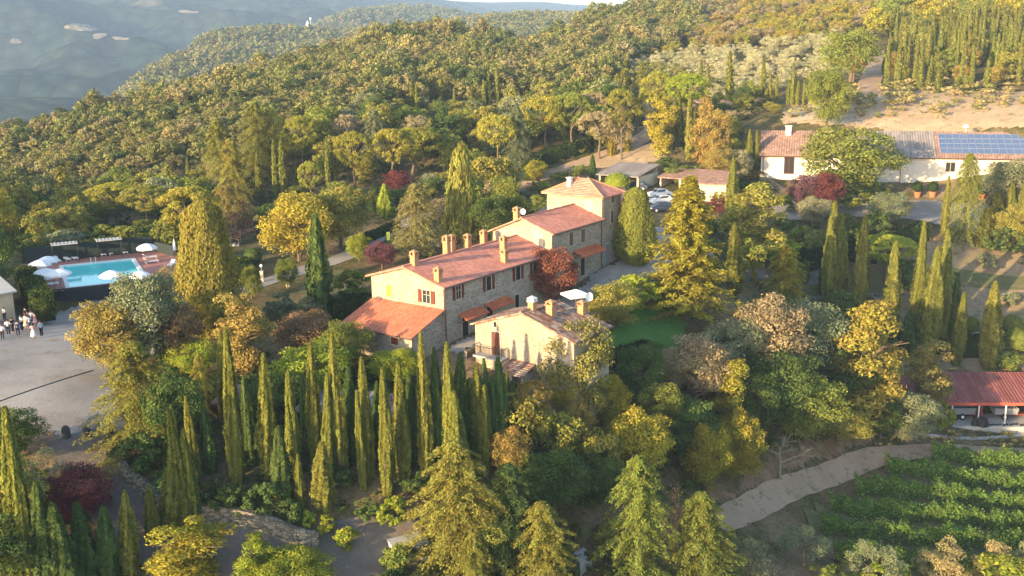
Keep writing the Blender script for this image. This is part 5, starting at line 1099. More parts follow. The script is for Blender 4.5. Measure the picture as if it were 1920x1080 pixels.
proto('firw', [g_cedar(rg(65+i), 24000, M_leaf, ls=.12, layers=40, conew=4.4, irregular=.18, powr=.5, start=.02) for i in range(2)], TC, 8.8)
proto('fir', [g_cedar(rg(60+i), 6500, M_leaf, ls=.22, conew=3.4, irregular=.15, powr=.7, layers=26, start=.04) for i in range(2)], TC, 6.8)
proto('firm', [g_cedar(rg(70+i), 1800, M_leaf, ls=.36, conew=3.2, irregular=.3, layers=16) for i in range(3)], TC, 6.4)
proto('weep', [g_weep(rg(80), 6500, M_leaf)], TC, 6.4)
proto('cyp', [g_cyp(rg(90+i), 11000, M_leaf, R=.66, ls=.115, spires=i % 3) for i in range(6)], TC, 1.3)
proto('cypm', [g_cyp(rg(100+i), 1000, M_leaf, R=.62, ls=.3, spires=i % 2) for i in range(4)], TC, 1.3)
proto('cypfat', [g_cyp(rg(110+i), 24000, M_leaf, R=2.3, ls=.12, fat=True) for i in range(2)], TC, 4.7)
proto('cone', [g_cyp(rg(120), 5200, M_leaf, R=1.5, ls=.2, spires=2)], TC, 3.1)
proto('olive', [g_olive(rg(130+i), 5000, M_leaf) for i in range(3)], TO, 9.6)
proto('olivem', [g_olive(rg(135+i), 1300, M_grove, .34) for i in range(3)], TO, 9.6)
proto('ball', [g_ball(rg(140), 2600, M_leaf, ls=.26)], [], 10)
proto('bush', [g_broad(rg(150+i), 2600, M_leaf, 26, ls=.34, low=.02) for i in range(3)], [], 10)
proto('twig', [g_broad(rg(160+i), 2600, M_leaf, 34, ls=.13, gap=.3) for i in range(2)], [tw(5), tw(6)], 10, M_palebark)
proto('bare', [None], [tw(7), tw(8)], 7)
NM = dict(firw='conifer_tree', rag='conifer_tree', broad='broadleaf_tree', broadm='broadleaf_tree', lobed='broadleaf_tree', pine='umbrella_pine', cedar='conifer_tree', fir='conifer_tree', firm='conifer_tree', weep='weeping_conifer', cyp='cypress_tree', cypm='cypress_tree', cypfat='cypress_tree', cone='cypress_tree', olive='olive_tree', olivem='olive_tree', ball='clipped_bush', bush='bush', twig='sparse_tree', bare='bare_tree')
CN = dict(umbrella_pine='umbrella pine', cypress_tree='cypress', broadleaf_tree='tree', conifer_tree='conifer', weeping_conifer='conifer', olive_tree='olive tree', clipped_bush='clipped bush', bush='bush', sparse_tree='tree', bare_tree='bare tree')
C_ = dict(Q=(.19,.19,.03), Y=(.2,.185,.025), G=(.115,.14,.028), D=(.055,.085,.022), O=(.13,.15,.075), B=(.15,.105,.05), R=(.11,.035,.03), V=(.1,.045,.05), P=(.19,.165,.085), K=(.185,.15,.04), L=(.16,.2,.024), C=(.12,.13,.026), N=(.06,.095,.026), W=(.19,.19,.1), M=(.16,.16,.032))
TREES = []; _ti = [0]; CG = 1.6
def plant(kind, x, y, h, wid, col, label, group=None, rot=None, single=False, sink=.15, jit=.12, name=None):
    ms, ts, W0, tmat = PR[kind]; i = _ti[0]; _ti[0] += 1; rs = random.Random(i * 77 + 5)
    col = tuple(q*CG for q in C_[col]) if isinstance(col, str) else col; j = 1 + jit * rs.uniform(-1, 1); col = (min(1, col[0]*j*(1+.06*rs.uniform(-1,1))), col[1]*j*.97, col[2]*j*1.05)
    z = float(gz(x, y)) - sink; me = ms[i % len(ms)]; wid = wid*rs.uniform(.78, 1.2) if kind in ('cyp','cypm') else wid; rot = rs.uniform(0, 6.28) if rot is None else rot; sc = (wid/W0, wid/W0, h/10.)
    TREES.append((x, y, wid)); cat_ = CN[NM[kind]].replace('umbrella ', '')
    if single:
        o = bpy.data.objects.new(name or NM[kind], me); COL.objects.link(o); o.location = (x, y, z); o.rotation_euler = (0, 0, rot); o.scale = sc; o.color = (*col, 1); tag(o, label, cat_, group); return o
    E = empty(NM[kind], (x, y, z), rot, label, cat_, group); E.scale = sc
    if kind == 'cyp': E.rotation_euler = (R_(rs.uniform(-1.8, 1.8)), R_(rs.uniform(-1.8, 1.8)), rot)
    if me is not None:
        o = bpy.data.objects.new('crown', me); COL.objects.link(o); o.parent = E; o.color = (*col, 1)
    if ts:
        t = bpy.data.objects.new('trunk', ts[i % len(ts)]); COL.objects.link(t); t.parent = E
        if tmat is M_palebark and False: pass
    return E
WS = dict(rag=1.25, broad=1.2, cedar=1.4, lobed=1.15, pine=1.1, cyp=1.25)
BOX = []
def hides(x, y, z, h, wd):
    ut, vt_, d_ = proj(x, y, z + h); ut, vt_ = float(ut), float(vt_); dd = math.hypot(x, y); hw = wd * .5 * FPX / dd
    for b in BOX:
        if dd < b[4] - 1 and abs(ut - b[0]) < (b[3] + hw) * .8 and vt_ < b[2] and vt_ + h * FPX / dd > b[1]: return True
    return False
def TT(kind, u, vt, q, wpx, col, label, group=None, **kw):
    """q > 60: photo row of the foot, else the tree's height in metres"""
    if q > 60:
        p = hitg(u, q); d = ray(u, vt); r = math.hypot(p[0], p[1]); h = CZ + d[2] / math.hypot(d[0], d[1]) * r - p[2]
    else: p = hitg(u, vt, q); h = q
    if q <= 60: vb_ = float(proj(p[0], p[1], p[2] + h*.35)[1])
    else: vb_ = vt + (q - vt) * (.97 if kind == 'pine' else .7)
    BOX.append((u, vt, vb_, wpx * .5, math.hypot(p[0], p[1])))
    D = math.hypot(p[0], p[1]); mid = max(15., math.sqrt(D*D + (CZ - p[2] - h*.6)**2))
    return plant(kind, p[0], p[1], max(h, .4) + .15, wpx * WS.get(kind, 1.) * mid / FPX, col, label, group, **kw)
ORD = ['first','second','third','fourth','fifth','sixth','seventh','eighth','ninth','tenth','eleventh','twelfth','thirteenth','fourteenth','fifteenth','sixteenth','seventeenth','eighteenth','nineteenth','twentieth','twenty-first','twenty-second','twenty-third','twenty-fourth','twenty-fifth','twenty-sixth','twenty-seventh','twenty-eighth','twenty-ninth','thirtieth','thirty-first','thirty-second','thirty-third','thirty-fourth','thirty-fifth','thirty-sixth']
def row(kind, items, fmt, group, col='C'):
    for i, t in enumerate(sorted(items, key=lambda t: t[0])):
        c = t[4] if len(t) > 4 else col; hh = t[2]
        TT(kind, t[0], t[1], t[2], t[3], c, fmt.format(ORD[i]), group)
row('cyp', [(427,617,800,24),(447,610,920,32),(507,662,900,32),(532,800,945,38,'N'),(555,692,900,28),(567,850,955,22),(595,643,880,32),(617,700,905,28),(611,828,965,36),(640,628,890,30),(693,670,900,28),(683,733,920,26),(728,690,935,32),(757,682,900,30),
    (800,622,895,34),(828,650,880,36,'N'),(853,643,900,34),(866,663,870,32,'N'),(862,735,925,32),(901,682,880,28),(909,723,895,28),(919,672,860,30,'N'),(941,670,860,28,'N'),(953,693,805,24),(961,713,830,24,'N'),(474,705,870,30,'N'),(579,712,865,28,'N'),(660,690,865,30,'N'),(712,715,870,28,'N'),(776,700,868,30,'N'),(816,700,862,28,'N'),(884,708,862,28,'N'),(930,705,860,26,'N')],
    'tall slender cypress, {} from the left in the row below the old stone house', 'slender cypresses in the row below the villa')
row('cyp', [(312,732,880,32),(338,757,900,22),(349,762,990,38),(370,740,905,30),(364,800,985,30),(395,758,890,30,'N'),(330,865,1000,44),(288,908,1015,26),(247,918,1075,38),(203,947,1085,36,'N'),(163,940,1090,38,'N')],
    'slender cypress above the curving lane wall, {} from the left of that cluster', 'cypresses beside the curving lane')
for a in [('cyp',48,758,1112,46,'C','tallest cypress at the bottom left corner, leaning left with bright yellow green side'),('cyp',68,822,1120,36,'C','shorter cypress spire tucked against the tallest one in the bottom left corner'),('cyp',92,900,1125,52,'N','dark broad cypress just right of the tallest one in the bottom left corner'),
    ('cyp',125,935,1120,44,'N','dark cypress left of the two cypresses beside the lane bottom'),('cyp',305,575,690,26,'C','small bright cypress spire between the pale oak and the brown bushes left of the driveway'),('cyp',318,612,695,26,'N','dark short cypress behind the small bright spire at left'),
    ('cypfat',397,376,628,114,(.2,.195,.04),'very large fat tapering cypress with dense golden foliage right of the pool'),('cone',603,402,600,66,'N','broad dark green pointed cypress beside the driveway, left of the farmhouse'),('cypfat',1192,352,494,74,'C','tall oval cypress standing on the paved court before the tower wing'),
    ('cyp',1377,420,548,30,'C','single thick columnar cypress lit yellow right of the big golden tree'),('cyp',1370,296,432,30,'C','columnar cypress left of the square clipped hedge'),('cyp',1404,243,328,14,'C','left one of the pair of thin cypresses at the barn corner'),('cyp',1417,245,326,14,'C','right one of the pair of thin cypresses at the barn corner'),
    ('cyp',1769,330,437,17,'C','very thin cypress spire just left of the pyramidal conifer before the barn'),('cyp',1413,495,530,14,'C','tiny cypress spire in the garden below the big golden tree'),('cyp',1110,290,338,13,'N','single small dark cypress in front of the wide garage')]: TT(*a)
row('cyp', [(1560,378,560,28),(1551,405,565,24),(1574,402,562,22),(1543,478,548,20,'N'),(1609,402,600,28),(1580,502,560,18),(1665,452,640,28),(1713,415,650,30),(1735,460,680,30),(1756,432,655,30),(1783,522,640,26,'N'),(1792,548,685,30),(1858,528,692,34),(1697,585,670,28,'N'),(1492,480,525,15),(1507,485,530,17,'N')],
    'tall cypress on the right hand terraces, {} from the left of that stand', 'tall cypresses on the right hand terraces')
row('cyp', [(1847,387,455,28),(1863,360,430,24),(1890,343,420,22),(1914,347,420,20)], 'cypress at the right edge before the barn, {} from the left', 'cypresses at the right edge')
row('cypm', [(487,285,372,17),(520,262,372,17),(534,262,374,17),(557,303,360,12),(617,262,356,15),(628,268,352,12),(354,295,330,9)], 'thin cypress in the wood above the big oak, {} from the left', 'thin cypresses in the wood left')
row('cypm', [(747,157,200,13),(773,152,202,12),(782,158,206,11),(803,147,190,12),(812,143,188,10),(828,137,193,15),(852,165,205,12),(885,170,200,14),(908,150,198,15),(917,143,196,12),(932,125,194,13),(977,112,158,12),(969,115,155,9),(1040,98,142,11),(1007,105,140,9),(869,108,145,10)],
    'thin cypress on the wooded hill, {} from the left', 'thin cypresses on the wooded hill')
row('cypm', [(1272,173,272,20),(1290,182,300,18),(1302,205,290,14),(1366,97,198,16),(1326,120,188,13),(1313,113,185,12),(1430,110,192,15),(1443,133,192,11),(1455,140,192,10),(1485,118,196,14),(1478,150,196,10),(1495,152,197,10),(1506,150,197,9),(1520,157,197,11),(1531,153,197,11),(1550,138,193,13),(1560,155,192,11),(1571,132,192,15),(1420,160,196,18),(1438,165,196,18),(1200,160,230,10)],
    'thin cypress by the olive grove, {} from the left', 'thin cypresses bordering the olive grove')
# --- singled out trees
SOLO = [
('weep',868,272,452,84,'M','tall weeping golden green conifer behind the farmhouse chimneys'),
('firw',785,345,478,128,(.27,.245,.08),'broad pale brownish conifer directly behind the left end of the farmhouse roof'),
('cone',724,345,412,40,'L','small bright lime green conical conifer by the upper driveway hedge'),
('firw',1806,288,452,82,'C','dense pyramidal yellow green conifer in front of the barn wall'),
('cedar',383,662,775,52,'M','small pointed conifer with a thin top at the left end of the cypress row'),
('cedar',1470,460,575,84,'Y','pointed cedar with drooping boughs in the middle of the slope trees on the right'),
('rag',1288,335,600,165,'Y','very tall golden ragged conifer right of the tower, beside the lawn'),
('lobed',1622,572,800,120,(.29,.27,.05),'tall yellow green tree left of the terrace path with lobed crown'),
('lobed',1410,352,492,92,'M','loose olive yellow tree behind the thick columnar cypress'),
('lobed',460,560,715,84,'K','spiky golden tree just behind the left end of the cypress row'),
('pine',775,238,345,114,'Q','large umbrella pine with flat bright crown above the plum tree'),
('pine',1023,178,294,92,'Q','large umbrella pine beside the hill road, left one of the close pair'),
('pine',1072,172,292,80,'G','darker umbrella pine beside the hill road, right one of the close pair'),
('pine',1124,208,300,82,'P','pale golden pine with thin trunk standing alone beside the hill road'),
('pine',733,240,12,72,'Q','umbrella pine half hidden behind the large one above the plum tree'),
('pine',562,216,12,66,'Q','bright umbrella pine highest up among the pines at the left'),
('pine',660,246,12,74,'Q','umbrella pine above the two thin cypresses, left of the large flat one'),
('pine',345,318,12,106,'Q','wide orange lit umbrella pine above the big fat cypress'),
('pine',222,341,430,98,'Q','leftmost orange lit umbrella pine behind the pool'),
('pine',278,346,435,88,'M','umbrella pine between the two orange ones behind the pool'),
('pine',420,346,8,34,'K','small round orange pine right above the big fat cypress'),
('pine',579,302,9,44,'Q','small orange round pine right of the pair of thin cypresses'),
('pine',1657,440,530,104,'L','low bright lime umbrella pine among the right hand cypresses'),
('pine',932,215,11,76,'Q','umbrella pine left of the pair by the hill road'),
('pine',1165,165,300,62,'M','slim umbrella pine with bare trunk behind the lone pale pine'),
('pine',1226,170,11,58,'Q','umbrella pine above the hill road bend'),
('pine',1290,136,12,76,'L','bright umbrella pine below the silver olive grove'),
('pine',1233,134,11,60,'Q','umbrella pine left of the bright one below the olive grove'),
('pine',1600,105,155,48,'K','small round orange pine at the end of the cypress row below the olive grove'),
('broad',1003,298,340,42,'Y','small round yellow lollipop tree beside the hill road'),
('broad',562,352,490,130,'Y','large golden oak with dense rounded crown left of the pale conifer, its left half'),
('broad',635,345,470,120,'M','right hand half of the pair of big golden oaks above the driveway'),
('broad',1583,228,378,168,'G','big round green oak standing before the barn'),
('broad',945,322,440,70,'G','rounded yellow green tree behind the farmhouse, left of the tower'),
('broad',925,362,455,90,'D','dark green tree behind the farmhouse roof, left of the tower'),
('broad',975,372,442,80,'D','dark green tree touching the tower house on its left'),
('broad',1085,588,795,140,(.2,.2,.05),'large leafy walnut tree leaning over the front of the old stone house'),
('broad',1035,458,574,100,(.2,.08,.05),'copper brown tree before the middle farmhouse beside the patio'),
('broad',717,450,505,60,'V','pinkish plum tree touching the back left of the farmhouse roof'),
('broad',745,316,364,54,'R','dull red plum tree under the large umbrella pine'),
('broad',1510,322,402,60,'V','dark purple plum tree in front of the big oak, left half of the pair'),
('broad',1545,318,405,58,'R','red plum tree in front of the big oak, right half of the pair'),
('broad',1346,362,405,42,'R','small red plum tree right of the golden tree top'),
('twig',452,372,455,90,'V','leafless purplish tree right of the big fat cypress'),
('twig',1165,185,295,66,'P','nearly leafless pale tree beside the hill road'),
('broad',213,552,705,118,'K','golden oak with one pink tinged top at the edge of the gravel yard'),
('broad',275,500,690,140,'O','grey green oak hiding the right end of the pool net fence'),
('broad',322,496,560,70,'P','pale brownish bush tree right of the pool'),
('broad',340,558,690,84,'B','brown gold rounded tree behind the small bright cypress spire'),
('cedar',268,640,850,170,'M','broad pine with dark green lower boughs beside the gravel yard'),
('broad',330,690,860,110,'D','dark rounded tree between the broad pine and the cypress cluster'),
('broad',575,578,668,120,'B','rounded tree dotted with pinkish flowers left of the lean-to'),
('broad',590,640,760,150,'L','bright green tree behind the left part of the cypress row'),
('broad',645,598,700,104,'G','rounded green tree left of the lean-to roof'),
('broad',520,690,800,110,'D','dark tree behind the second cypress group'),
('broad',745,650,722,96,'L','lime green garden tree in front of the lean-to wall'),
('broad',368,636,705,90,'L','low bright green tree behind the small pointed conifer'),
('broad',540,480,542,40,'G','small round topped tree in a planter beside the driveway'),
('broad',472,496,562,40,'G','small round topped tree next to the big fat cypress'),
('broad',674,434,492,46,'L','small bright green tree by the driveway behind the plum'),
('broad',1150,525,620,100,'M','loose yellow green tree on the patio edge'),
('bush',1196,512,580,104,'L','bright green spreading bush between the patio and the big golden tree'),
('pine',1000,715,840,76,'K','young golden pine with bare lower branches right of the cypress row'),
('broad',955,795,900,76,'K','golden rounded tree just right of the last cypresses'),
('broad',1062,682,800,80,'Y','yellow tree below the old stone house, under the walnut'),
('broad',1085,745,850,66,'K','small golden tree right of the young pine'),
('broad',1140,698,810,78,'Y','round yellow tree above the big round golden one'),
('broad',1195,760,900,124,'Y','big round golden tree in the middle of the slope'),
('broad',1238,712,840,90,'G','green tree behind the big round golden one'),
('broad',1295,740,870,110,'D','dark green oak between the round golden tree and the golden twin'),
('lobed',1365,680,820,74,'Y','upright yellow tree in the centre of the slope right of the lawn'),
('broad',1325,788,925,90,'Y','left half of the bright golden pair above the dirt track'),
('broad',1385,762,915,86,'Y','right half of the bright golden pair above the dirt track'),
('broad',1305,622,760,130,'P','pale brown flowering oak below the lawn'),
('broad',1255,648,740,70,'P','small pale brown tree directly below the lawn'),
('broad',1440,545,720,150,'P','large pale brown oak in the middle of the right hand slope'),
('broad',1375,592,720,120,'O','grey green oak between the two pale brown ones'),
('broad',1510,556,720,130,'O','grey green oak right of the large pale brown one'),
('broad',1570,600,760,120,'D','dark green tree left of the tall yellow lobed tree'),
('broad',1460,640,800,140,'D','dark holm oak in the middle of the slope'),
('broad',1510,690,835,130,'G','mixed green oak above the bend of the dirt track'),
('broad',1570,760,835,110,'M','yellow green tree at the lower edge of the slope by dry leaves'),
('broad',1700,730,828,100,'O','grey green tree left of the red shelter'),
('broad',1650,740,822,80,'D','dark tree in front of the hidden left end of the red shelter'),
('lobed',1728,652,790,84,'K','yellow tree touching the left end of the red shelter roof'),
('broad',1420,690,830,90,'D','dark tree right of the upright yellow tree'),
('broad',1200,640,760,90,'D','dark tree at the corner below the lawn'),
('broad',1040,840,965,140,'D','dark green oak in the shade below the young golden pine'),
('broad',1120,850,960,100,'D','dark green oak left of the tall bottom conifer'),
('cedar',1195,858,1115,150,'G','tall yellow green conifer at the bottom centre right'),
('cedar',858,828,1085,200,'M','huge yellow green conifer at the bottom centre'),
('cedar',955,872,1080,150,'N','dark conifer right of the huge yellow green one'),
('cedar',1018,945,1130,150,'M','conifer with fluffy golden boughs at the bottom edge'),
('cedar',1310,925,1120,150,'G','wide green conifer at the bottom left of the dirt track'),
('twig',1262,905,1090,110,'B','half dead brownish conifer between the two bottom conifers'),
('cedar',890,1000,1150,90,'M','small conifer at the bottom edge below the huge one'),
('lobed',365,985,1110,130,'Y','airy golden tree at the bottom edge beside the lane'),
('lobed',480,1010,1110,56,'L','upright yellow green bush tree at the bottom edge'),
('broad',548,1032,1120,140,'L','lime green tree at the bottom edge left of the gravel'),
('broad',0,838,1030,150,'M','green and golden tree filling the left edge near the bottom'),
('broad',18,758,870,110,'D','dark green tree at the left edge below the gravel yard'),
('broad',-15,950,1120,140,'D','dark tree in the bottom left corner'),
('broad',-12,405,560,90,'D','dark green tree at the left edge beside the pool hedge'),
('broad',-20,300+40,470,90,'Y','golden tree at the left edge above the pool'),
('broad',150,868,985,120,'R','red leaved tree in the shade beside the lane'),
('twig',105,830,960,110,'O','sparse grey green tree between the bollards and the red tree'),
('bare',1462,778,895,80,'W','bare grey branched tree leaning over the dry verge'),
('bare',620,700,760,40,'W','bare forked branch between the cypresses'),
('lobed',1240,188,292,54,'Y','tall bushy yellow green column tree above the garages'),
('lobed',1320,190,312,44,'K','golden upright tree left of the small hut'),
('lobed',1345,212,330,44,'K','golden upright tree right of the small hut'),
('broad',1345,270,345,56,'K','yellow weeping bush tree left of the pair of thin cypresses'),
('broad',1382,276,345,50,'W','pale silvery tree left of the pair of thin cypresses'),
('cyp',1178,238,284,18,'Y','small yellow column shrub by the hill road post, right one'),
('cyp',1147,248,292,18,'Y','small yellow column shrub by the hill road post, left one'),
('broad',1890,292,392,90,'O','grey green oak at the right edge before the barn'),
('broad',1908,380,470,80,'M','yellow green tree at the right edge above the terraces'),
('broad',1668,356,424,72,'O','grey brown shrub tree at the end of the low pale wall'),
('broad',1526,366,424,62,'W','small white flowering tree by the barn forecourt'),
('twig',1632,315,368,34,'V','thin purple leaved sapling against the barn wall'),
('broad',500,150+45,14,60,'M','conifer like tall tree standing out of the wood at upper left'),
('cedar',405,225,15,70,'M','large shaggy conifer above the orange umbrella pines'),
('cedar',475,195,15,80,'M','tall shaggy conifer standing above the wood, left of the bright pine'),
('cedar',430,262,14,80,'M','golden shaggy conifer above the wide umbrella pine'),
('cedar',700,205,12,60,'O','grey green conifer above the large umbrella pine'),
('cedar',968,200,12,60,'O','grey green conifer left of the umbrella pine pair'),
('broad',1555,150-32,13,74,'G','large dark oak between the olive grove and the upper track'),
('broad',1600,48,13,100,'G','large round oak at the upper end of the hill track'),
]
for a in SOLO: TT(*a)
row('olive', [(1400,975,1090,110,'O'),(1507,952,1060,98,'O'),(1640,993,1110,112,'O'),(1763,986,1100,100,(.36,.33,.14)),(1872,992,1105,90,(.36,.33,.14)),(1925,985,1110,60,'O')], 'silvery olive tree in the front row below the vines, {} from the left', 'olive trees below the vineyard')
for a in [('bush',1650,1055,1120,120,'L','bright yellow green bush at the bottom edge between two olives'),('bush',1885,1040,1130,150,'L','bright yellow bush in the bottom right corner'),('bush',1560,1058,1110,90,'G','green bush at the bottom edge right of the second olive'),
    ('ball',1815,594,624,37,'G','round clipped bush on the terrace, right of the short cypress'),('ball',1896,591,626,38,'G','round clipped bush on the terrace at the upper right'),('ball',1910,615,660,50,'G','large round clipped bush at the right edge below the path'),('ball',1876,630,664,34,'N','dark round clipped bush between the cypress and the large ball'),('ball',1758,629,660,30,'N','dark round clipped bush below the path between cypresses'),('ball',1840,626,650,28,'G','grey green round bush hugging the right hand cypress'),
    ('ball',475,465,496,32,'N','dark round clipped bush beside the garden steps'),('ball',1157,325,360,46,'L','bright green rounded bush between the garages and the tower roof'),
    ('bush',495,898,975,80,'N','dark green rounded bush at the foot of the cypress row, above the wall'),('bush',448,905,972,66,'N','dark rounded bush with golden left edge above the curved wall'),('bush',545,930,995,70,'N','dark green rounded bush right of its twin above the wall'),('bush',578,952,1000,36,'L','small bright yellow green bush above the right end of the stone wall'),
    ('bush',612,960,1010,40,'L','bright lime shrub at the right end of the stone wall'),('bush',650,985,1040,60,'L','light green shrub beside the bottom gravel'),('bush',735,925,1000,70,'L','bright green shrub left of the huge bottom conifer'),('bush',690,930,985,56,'N','dark bush between the cypress feet and the bright shrub'),
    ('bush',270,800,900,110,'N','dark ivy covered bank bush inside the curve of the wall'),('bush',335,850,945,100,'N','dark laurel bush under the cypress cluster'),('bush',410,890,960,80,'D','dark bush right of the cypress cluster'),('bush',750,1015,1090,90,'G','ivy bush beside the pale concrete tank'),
    ('bush',1450,430,505,110,'L','broad light green shrubbery in the middle of the right hand garden'),('bush',1510,415,485,80,'G','green rounded shrub right of the light shrubbery'),('bush',1590,408,478,70,'D','dark rounded shrub behind the three cypresses'),('bush',1640,392,462,70,'D','dark rounded shrub left of the sloping hedge'),('bush',1400,440,520,90,'G','green shrub behind the single thick cypress'),('bush',1480,490,540,70,'G','green shrub beside the drooping cedar'),
    ('bush',1885,420,485,90,'D','dark shrub at the right edge above the dry terraces'),('bush',1850,470,510,40,'O','low grey shrub on the dry terrace'),('bush',1895,545,575,50,'O','grey shrub at the right edge of the dry terrace'),('bush',1700,480,560,90,'D','dark shrub under the low lime pine'),('bush',1780,500,560,40,'D','dark shrub behind the thin dark cypress'),
    ('bush',1890,655,700,80,'G','green leafy bush above the right end of the shelter roof'),('bush',1765,750,812,50,'L','bright green bush at the left corner of the red shelter'),('bush',1010,500-140,400,60,'G','green garden shrub left of the tower beside the low shed'),('bush',1060,318,352,70,'G','green shrubbery behind the tower beside the hill road'),
    ('bush',1085,330,360,50,'O','grey green shrub left of the wide garage'),('bush',1280,305,345,80,'G','green shrubbery in front of the garages'),('bush',1255,290,330,60,'D','dark shrub above the garage roof'),('bush',1620,325,372,60,'L','green shrub under the big oak by the barn'),('bush',1655,340,372,40,'G','green shrub against the barn wall'),
    ('bush',1480,360,400,50,'G','green shrub beside the barn steps'),('bush',1600,350,392,90,'G','low flower bed behind the pale stone wall'),('bush',60,430,480,70,'G','grey green bush behind the left end of the pool hedge'),('bush',125,425,475,110,'O','grey olive coloured bush behind the pool fence'),('bush',200,418,465,70,'G','green bush behind the middle of the pool fence'),
    ('bush',260,405,465,90,'G','green shrub right behind the large pool parasol'),('bush',325,390,470,90,'G','light green shrub above the closed parasol'),('bush',430,480,520,60,'D','dark bush behind the big fat cypress'),('bush',530,545,600,80,'O','grey green lavender bush beside the driveway'),('bush',580,550,610,60,'O','grey bush under the broad dark cypress'),('bush',660,500,560,80,'G','leafy shrub left of the farmhouse gable'),('bush',640,540,590,60,'N','dark shrub left of the farmhouse'),
    ('bush',930,700,790,60,'D','dark bush below the balcony of the old stone house'),('bush',720,520,545,40,'N','dark shrub against the farmhouse gable corner'),('bush',1400,590,640,80,'D','dark bush under the pale brown oak')]:
    TT(*a)
# --- vines
v0 = onz(1493, 955, -18.3)[:2]; v1 = onz(1920, 996, -21.6)[:2]; vd = (v1 - v0) / np.linalg.norm(v1 - v0); vn = np.array([-vd[1], vd[0]])
vrng = rg(400); starts = []
VLAB = ['nearest the olive trees','second up from the olive trees','third up from the olive trees','in the middle of the vineyard','just above the middle of the vineyard','third down from the track','second down from the track','nearest the dirt track','short one touching the track at the right','topmost short one at the right edge']
for k in range(-2, 8):
    L0_ = None
    for s in np.arange(-30, 80, .7):
        p = v0 + vd*s + vn*k*4.1
        if inpoly(np.array([p[0]]), np.array([p[1]]), VY)[0]: L0_ = s if L0_ is None else L0_; s1_ = s
    if L0_ is None: continue
    L0_ += 1.2; 
    if s1_ - L0_ < 4: continue
    n = int((s1_ - L0_) * 650); s = vrng.uniform(L0_, s1_, n); ph = vrng.uniform(0, 6)
    wv = .5 + .2*np.sin(s*1.3+ph) + .12*np.sin(s*3.1+ph*2); hh = 2.0 + .25*np.sin(s*.9+ph) + .2*np.sin(s*2.7)
    lat = vrng.normal(size=n)*wv*.55; zz = hh * (1 - vrng.random(n)**1.6*.8) + (vrng.random(n) < .05)*vrng.random(n)*.5
    b = v0 + vn*k*4.1; X = b[0]+vd[0]*s+vn[0]*lat; Yy = b[1]+vd[1]*s+vn[1]*lat; Z = gz(X, Yy) + zz; c = b + vd*L0_; zc = float(gz(*c))
    N = np.column_stack([vn[0]*lat, vn[1]*lat, .5*np.ones(n)])*1.5 + .6*vrng.normal(size=(n, 3))
    E = empty('vine_row', (c[0], c[1], zc), 0, 'leafy green vine row, ' + VLAB[(k + 2) % 10], 'vine row', 'rows of the vineyard')
    me = leafmesh('foliage', np.column_stack([X-c[0], Yy-c[1], Z-zc]), N, vrng.normal(size=(n, 3)), .115*vrng.uniform(.6, 1.4, n), vrng.random((n, 2)), M_leaf, .7)
    o = bpy.data.objects.new('foliage', me); COL.objects.link(o); o.parent = E; o.color = (.12,.2,.042,1) if k < 4 else (.2,.23,.05,1)
    for t_ in np.arange(L0_, s1_, 5.5):
        p = b + vd*t_; q = MB(); q.cyl((p[0]-c[0], p[1]-c[1], float(gz(*p))-zc-.3), (p[0]-c[0], p[1]-c[1], float(gz(*p))-zc+2.0), .05, n=5); q.build('post', M_wood, E)
# ------------------------------------------------------------------ scattered individual trees and the rest as stuff
H_ = [[tuple(vil(*q)) for q in Q] for Q in ([(-7,-1.5),(45,-1.5),(45,11),(-7,12)], [(H5GEO[0]-3,H5GEO[2]-2),(H5GEO[1]+1.5,H5GEO[2]-2),(H5GEO[1]+1.5,H5GEO[3]+3),(H5GEO[0]-3,H5GEO[3]+3)])]
def bw(x, y): return (BL[0]+math.cos(BA)*x-math.sin(BA)*y, BL[1]+math.sin(BA)*x+math.cos(BA)*y)
H_.append([bw(-4,-3), bw(LB+3,-3), bw(LB+3,20), bw(-4,20)]); H_.append(gpix([(1100,372),(1110,310),(1380,318),(1380,372)])); KEEP += H_
def scatter(zone, step, seed, mind=0.0, world=False, yr=None):
    """jittered points inside a zone outlined in the photo, off roads and buildings, clear of the planted trees"""
    r = rg(seed)
    if world: x0, x1, y0, y1 = zone
    else: x0, x1, y0, y1 = -230, 330, 30, 640
    X, Y = np.meshgrid(np.arange(x0, x1, step), np.arange(y0, y1, step)); X = (X + r.uniform(-.45, .45, X.shape)*step).ravel(); Y = (Y + r.uniform(-.45, .45, Y.shape)*step).ravel()
    Z = gz(X, Y)
    if not world:
        u, v, d = proj(X, Y, Z); k = inpoly(u, v, zone) & (np.hypot(X, Y) > 25); X, Y, Z = X[k], Y[k], Z[k]
    for P in KEEP:
        P_ = np.array(P); k = ~inpoly(X, Y, P); X, Y, Z = X[k], Y[k], Z[k]
    if mind > 0 and TREES:
        A = np.array(TREES); k = np.ones(len(X), bool)
        for i in range(len(X)):
            k[i] = (np.hypot(A[:, 0]-X[i], A[:, 1]-Y[i]) > A[:, 2]*.36 + mind).all()
        X, Y, Z = X[k], Y[k], Z[k]
    u, v, d = proj(X, Y, Z + 3); o = np.argsort(np.hypot(X, Y)); return X[o], Y[o], Z[o], u[o], v[o], r
ZF = [(-160,275),(0,268),(150,240),(330,182),(560,130),(700,76),(850,72),(1000,105),(1100,55),(1180,30),(1290,20),(1330,55),(1270,95),(1180,120),(1120,190),(1000,180),(900,200),(820,190),(730,205),(640,235),(540,290),(420,330),(300,360),(150,400),(-160,440)]
ZP = [(-60,470),(-60,440),(150,398),(300,358),(420,328),(540,288),(640,233),(730,203),(900,198),(1120,188),(1180,125),(1300,150),(1420,195),(1470,215),(1470,240),(1430,240),(1425,300),(1400,345),(1300,312),(1200,300),(1080,360),(950,400),(830,425),(700,420),(610,415),(520,450),(430,460),(330,460),(230,455),(100,470)]
